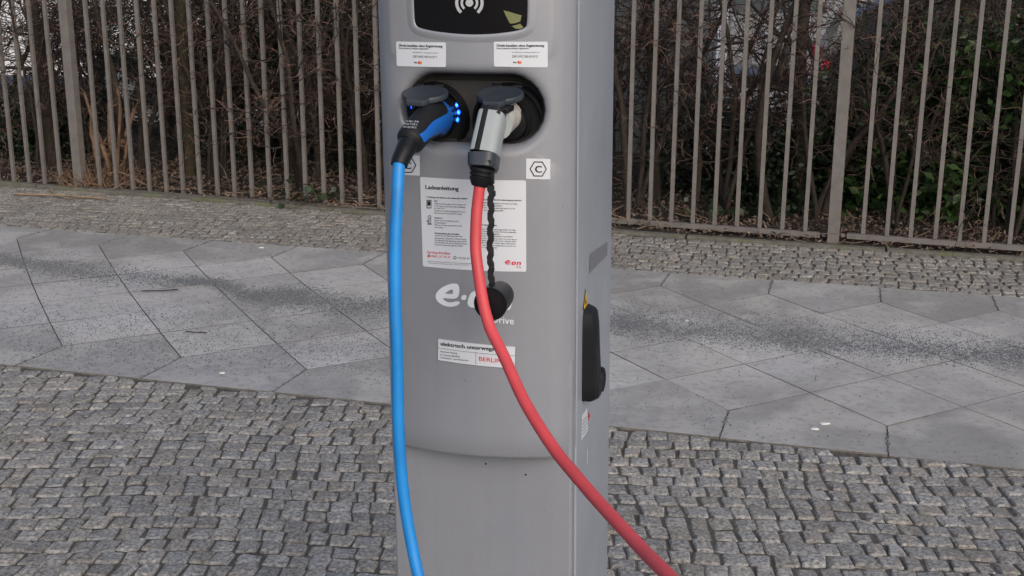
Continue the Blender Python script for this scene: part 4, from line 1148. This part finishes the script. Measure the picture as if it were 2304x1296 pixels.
evergreen('yew_bush', bushpos(240, 2.3), .50, .95, 9000, .045, M['leafdark'], 'dark yew bush behind the broken pale stems', 'bush', 62, 50, .25)
evergreen('yew_bush', bushpos(845, 2.0), .50, 1.35, 11000, .045, M['leafdark'], 'dark yew bush right behind the left side of the column', 'bush', 63, 50, .25)
evergreen('low_evergreen', bushpos(1620, 1.1), .55, .46, 5000, .045, M['leafdark'], 'low dark evergreen left of the thick right trunk', 'bush', 54, 40)
evergreen('low_evergreen', bushpos(1850, .95), .50, .55, 6000, .045, M['leafdark'], 'low dark evergreen behind the foot of the right post', 'bush', 55, 40)
evergreen('laurel_bush', bushpos(2080, 1.1), .62, .88, 8000, .065, M['laurel'], 'green laurel bush right of the right fence post', 'bush', 56, 46)
evergreen('laurel_bush', bushpos(2290, .8), .55, 1.0, 6500, .065, M['laurel'], 'green laurel bush at the right edge of the photo', 'bush', 57, 40)
evergreen('laurel_bush', bushpos(2270, 2.1), .60, 1.6, 2600, .08, M['laurel'], 'tall laurel with large leaves in the upper right corner', 'bush', 58, 36)
evergreen('low_evergreen', bushpos(60, .9), .45, .42, 4500, .045, M['leafdark'], 'low dark evergreen in the left corner behind the first bars', 'bush', 59, 30)
# ivy patches at the foot of the fence
for px_, py_, sp2, nn_, lb in ((1655, 500, .20, 90, 'ivy with pale edged leaves at the fence foot left of the right post'), (690, 470, .13, 34, 'small ivy patch at the fence foot left of the charging column')):
    b = gnd(px_, py_+6); rs = np.random.default_rng(px_)
    o_root = empty('ivy', (b.x, b.y+.06, .02)); tag(o_root, lb, 'ivy')
    pts = np.stack([rs.normal(0, sp2, nn_), rs.normal(.03, .04, nn_), np.abs(rs.normal(.04, .045, nn_))], 1)
    V, Fq = leaves(pts, .055, rs, aspect=.9); o = mesh_np('foliage', V, Fq, M['ivy'], o_root); o['kind'] = 'stuff'
    V, Fq = tubes([grow(rs, np.array([rs.normal(0, sp2), .03, .01]), rs.normal(0, 1, 3)*np.array([1, .3, .4]), .25, .002, 6, .3, 0, .6) for q in range(8)], 3); mesh_np('stems', V, Fq, M['twig'], o_root)

# leaf litter and fallen twigs
rs = np.random.default_rng(77); n = 14000
x = rs.uniform(-4.5, 4.3, n); bk = np.abs(rs.normal(0, .75, n))
pts = np.array([[a, kerb_y(a)+b+.01, kerb_z(a)-.01+rs.uniform(0, .035)+(.02 if b > .1 else 0)] for a, b in zip(x, bk)])
V, Fq = leaves(pts, .028, rs, fold=1.2, aspect=.5)
o = mesh_np('leaf_litter', V, Fq, M['litter']); tag(o, 'brown dead leaves covering the soil behind the fence', 'leaf litter', kind='stuff')
tw = [grow(rs, np.array([a, kerb_y(a)+b, kerb_z(a)+.02]), rs.normal(0, 1, 3)*np.array([1, 1, .15]), rs.uniform(.08, .3), rs.uniform(.0015, .004), 5, .2, 0, .5) for a, b in zip(rs.uniform(-4, 4, 700), np.abs(rs.normal(0, .7, 700)))]
V, Fq = tubes(tw, 3); o = mesh_np('fallen_twigs', V, Fq, M['stick']); tag(o, 'thin fallen twigs lying among the dead leaves', 'twigs', kind='stuff')

# ------------------------------------------------------------------ GRIT on the slabs
rs = np.random.default_rng(99)
pts = []
bandL = [(-60, 585), (60, 603), (150, 612), (260, 628), (400, 640), (480, 640), (560, 668), (640, 672), (700, 680), (790, 690), (880, 690), (1000, 700), (1130, 702), (1250, 708), (1380, 722), (1450, 735), (1600, 745), (1750, 758), (1850, 770), (2000, 775), (2150, 790), (2304, 800), (2420, 812)]
wid = [.05, .045, .08, .09, .05, .025, .05, .10, .10, .07, .09, .08, .08, .08, .075, .10, .08, .085, .09, .075, .07, .09, .08]
G = np.array([list(gnd(*p))[:2] for p in bandL]); Wd = np.array(wid)
for k in range(30000):
    t = rs.uniform(0, len(G)-1.001); i = int(t); fr = t-i; c = G[i]*(1-fr)+G[i+1]*fr; w = Wd[i]*(1-fr)+Wd[i+1]*fr
    m_ = noise.noise(Vector((c[0]*4, 3.1, 0)))
    pts.append((c[0]+rs.normal(0, .03), c[1]+rs.normal(0, w*1.05)+.03*m_, rs.uniform(.0012, .0030)*(1 if rs.uniform() < .93 else 1.6)))
for k in range(7000):   # a second, looser band on the right and the nearer drift
    t = rs.uniform(0, 1); a = gnd(*((1380+950*t, 690+95*t)) if rs.uniform() < .45 else (880*rs.uniform(), 700+rs.uniform()*130)); pts.append((a.x+rs.normal(0, .05), a.y+rs.normal(0, .10), rs.uniform(.0013, .003)))
for k in range(11000):
    a = rs.uniform(-3.6, 3.4); v_ = rs.uniform(VF+.02, V0-.03)
    if noise.noise(Vector((a*1.7, v_*2.2, .3))) < rs.uniform(-.45, .25): continue
    p = uv(a*1.03, v_); pts.append((p.x, p.y, rs.uniform(.0012, .0032)))
jl = []
for i in range(-22, 15):    # grit caught in the open edge joints
    for (j0, j1) in (((i, 0), (i, 1)), ((i, 7), (i, 8))):
        if i % 2: continue
        a, b = LV(*j0), LV(*j1)
        for q in range(35):
            t = rs.uniform(); pts.append((a[0]+(b[0]-a[0])*t+rs.normal(0, .003), a[1]+(b[1]-a[1])*t+rs.normal(0, .003), rs.uniform(.002, .004)))
pts = np.array(pts); n = len(pts)
octv = np.array([[1, 0, 0], [0, 1, 0], [-1, 0, 0], [0, -1, 0], [0, 0, .8], [0, 0, -.5]]); octf = np.array([[0, 1, 4], [1, 2, 4], [2, 3, 4], [3, 0, 4], [1, 0, 5], [2, 1, 5], [3, 2, 5], [0, 3, 5]])
an = rs.uniform(0, 6.28, n); ca, sa = np.cos(an), np.sin(an); st_ = rs.uniform(.6, 1.4, (n, 6, 1))
ov = octv[None]*st_; Vx = ov[:, :, 0]*ca[:, None]-ov[:, :, 1]*sa[:, None]; Vy = ov[:, :, 0]*sa[:, None]+ov[:, :, 1]*ca[:, None]
V = np.stack([pts[:, 0:1]+Vx*pts[:, 2:3], pts[:, 1:2]+Vy*pts[:, 2:3], .0015+pts[:, 2:3]*.5+ov[:, :, 2]*pts[:, 2:3]], -1).reshape(-1, 3)
Fq = (octf[None]+np.arange(n)[:, None, None]*6).reshape(-1, 3)
o = mesh_np('grit', V, Fq, M['grit']); tag(o, 'dark grey winter grit drifted along the middle of the slab pavement', 'grit', kind='stuff')
# sticks
def stick(pxs, r, label, m=M['stick']):
    P_ = [gnd(*p) for p in pxs]; P_ = np.array([(p.x, p.y, .006+r) for p in catmull(P_, 4)]); c = P_.mean(0); c[2] = 0
    V, Fq = tubes([(P_-c, np.full(len(P_), r))], 6); o = mesh_np('stick', V, Fq, m, None, True); o.location = c; tag(o, label, 'stick')
stick([(30, 449), (120, 451), (240, 458)], .006, 'long pale stick lying on the cobbles below the left fence')
stick([(108, 437), (130, 452), (165, 459)], .004, 'short bent stick crossing the long pale stick')
stick([(320, 665), (360, 664), (401, 661)], .0026, 'straight brown twig on the slabs under the grit band', M['bark'])
stick([(418, 755), (440, 757), (467, 758)], .0018, 'thin dark twig on the slabs nearer the cobbles', M['bark'])
for px_, py_, s1, lb in ((1857, 950, .017, 'flattened white scrap on the front slabs, farther of the two'), (1836, 962, .014, 'flattened white scrap on the front slabs, nearer of the two'), (500, 846, .013, 'small pale chip near the front edge of the slabs'), (588, 563, .013, 'round pale gum spot near the back edge of the slabs'), (1546, 721, .008, 'tiny white crumb by the grit, right of the charging column')):
    c = gnd(px_, py_); bm = bmesh.new(); rr = random.Random(px_); n = 9
    lo = [bm.verts.new((s1*math.cos(k*6.283/n)*rr.uniform(.6, 1.2), s1*.7*math.sin(k*6.283/n)*rr.uniform(.6, 1.2), .002)) for k in range(n)]
    hi = [bm.verts.new((v_.co.x*.7, v_.co.y*.7, .006)) for v_ in lo]
    for k in range(n): bm.faces.new([lo[k], lo[(k+1) % n], hi[(k+1) % n], hi[k]])
    bm.faces.new(hi); o = bm_obj('paper_scrap', bm, M['gum']); o.location = (c.x, c.y, 0); tag(o, lb, 'scrap')

# ------------------------------------------------------------------ BEYOND THE HEDGE
def car(name, x, y, rz, L, Wd_, prof, paint, label, cat, glass_z, tail=True, van=False):
    """prof: side outline (x, z)"""
    root = empty(name, (x, y, -.425), rz); tag(root, label, cat)
    bm = bmesh.new(); n = len(prof); rowsv = []
    zmax = max(p[1] for p in prof)
    for yy, ins in ((-Wd_/2, .06), (-Wd_/2+.05, 0), (Wd_/2-.05, 0), (Wd_/2, .06)):
        r = []
        for px_, pz in prof:
            tum = .10*max(0, (pz-.8))/(zmax-.75) if not van else .03
            r.append(bm.verts.new((px_*(1-ins*.12), yy*(1-tum), .0+pz-(ins*.3 if pz > .6 else -ins*.2))))
        rowsv.append(r)
    for a, b in zip(rowsv, rowsv[1:]):
        for k in range(n): bm.faces.new([a[k], a[(k+1) % n], b[(k+1) % n], b[k]])
    bm.faces.new(rowsv[0]); bm.faces.new(rowsv[-1][::-1]); bm_obj('body', bm, paint, root, True)
    for wx in (-L*.31, L*.31):
        for sy in (-1, 1):
            w = cyl('wheel', (wx, sy*(Wd_/2-.20), .32), (wx, sy*(Wd_/2+.01), .32), .32, .32, M['tyre'], root, 28, .02)
            cyl('rim', (wx, sy*(Wd_/2-.05), .32), (wx, sy*(Wd_/2+.018), .32), .20, .19, M['rim'], w, 20)
    for sy in (-1, 1):
        for a, b in glass_z:
            bm = bmesh.new()
            pts_ = [(a[0], a[1]), (b[0], a[1]), (b[2], b[1]), (a[2], b[1])]
            lo = [bm.verts.new((p, sy*(Wd_/2*(1-(.10*max(0, q-.8)/(zmax-.75) if not van else .03))+.006), q)) for p, q in pts_]
            hi = [bm.verts.new((v_.co.x, v_.co.y-sy*.02, v_.co.z)) for v_ in lo]
            bm.faces.new(lo); bm.faces.new(hi)
            for k in range(4): bm.faces.new([lo[k], lo[(k+1) % 4], hi[(k+1) % 4], hi[k]])
            bm_obj('side_window', bm, M['glass'], root)
        box('tail_light', (-L/2+.03, sy*(Wd_/2-.14), .875), (.08, .17, .09), M['tail'], root, .02)
        box('headlight', (L/2-.05, sy*(Wd_/2-.20), .70), (.10, .28, .14), M['rim'], root, .02)
    box('bumper', (-L/2-.0, 0, .42), (.12, Wd_*.94, .22), M['tyre'], root, .03)
    box('number_plate', (-L/2-.068, 0, .60), (.01, .5, .11), M['white'], root)
    return root
hatch = [(-2.05, .28), (-2.12, .55), (-2.05, .95), (-1.85, 1.32), (-1.5, 1.46), (-.3, 1.50), (.45, 1.40), (1.05, .98), (1.85, .85), (2.1, .65), (2.12, .3)]
vanp = [(-2.5, .35), (-2.55, .8), (-2.48, 1.9), (-2.3, 2.05), (.9, 2.08), (1.35, 1.95), (1.85, 1.15), (2.4, 1.0), (2.55, .75), (2.55, .35)]
cg = [((-1.55, .98, -1.35), (-.35, 1.36, -.40)), ((-.25, .98, -.25), (.85, 1.36, .30))]
vg = [((.45, 1.15, .45), (1.55, 1.75, 1.2))]
car('dark_car', 4.75, 10.9, math.radians(-10), 4.2, 1.8, hatch, M['carblack'], 'dark parked car with a red tail light behind the right fence post', 'car', cg)
car('white_van', 7.3, 17.0, math.radians(-15), 5.1, 1.95, vanp, M['vanwhite'], 'white van in the distance behind the dark car at upper right', 'van', vg, van=True)
car('white_van', -5.6, 15.4, math.radians(165), 5.1, 1.95, vanp, M['vanwhite'], 'white van seen through the hedge at the upper left corner', 'van', vg, van=True)
car('grey_car', 2.6, 17.5, math.radians(170), 4.2, 1.8, hatch, M['cargrey'], 'silver grey car glimpsed between twigs right of the striped banner', 'car', cg)
# grey shed of ribbed metal
shd = empty('metal_shed', (.62, 8.75, 0), -A); tag(shd, 'grey shed of upright ribbed sheet metal behind the column and hedge', 'shed')
box('wall', (0, .8, 1.1), (1.30, 1.6, 2.25), M['metalwall'], shd)
for k in range(13):
    box('rib', (-.61+k*.1017, -.012, 1.1), (.030, .022, 2.2), M['metalwall'], shd, .004)
box('roof', (0, .8, 2.26), (1.42, 1.72, .06), M['metalwall'], shd)
# striped banner
q = atY(1592, 200, 9.6); bn = empty('striped_banner', (q.x, 9.6, 0), -.1); tag(bn, 'upright banner with pale blue and orange stripes right of the shed', 'banner')
xx = -.12
for wdt, mm in ((.045, 'bannerorange'), (.05, 'bannerpale'), (.06, 'bannerblue'), (.085, 'bannerpale')):
    box('stripe', (xx+wdt/2, 0, .86), (wdt-.001, .012, 1.3), M[mm], bn); xx += wdt
cyl('pole', (-.135, 0, .0), (-.135, 0, 1.9), .012, .012, M['rim'], bn, 14); cyl('pole', (.133, 0, .0), (.133, 0, 1.9), .012, .012, M['rim'], bn, 14)
# far building
fb = empty('building', (2, 34, -.45), -.1); tag(fb, 'pale rendered building far behind the car park', 'building')
box('wall', (0, 3, 4.5), (46, 6, 9), M['plaster'], fb)
for k in range(16):
    for z in (1.9, 4.9, 7.6):
        w_ = box('window', (-21+k*2.8, -.03, z), (1.2, .08, 1.4), M['glass'], fb)
        box('sill', (-21+k*2.8, -.08, z-.74), (1.3, .16, .06), M['plaster'], w_)
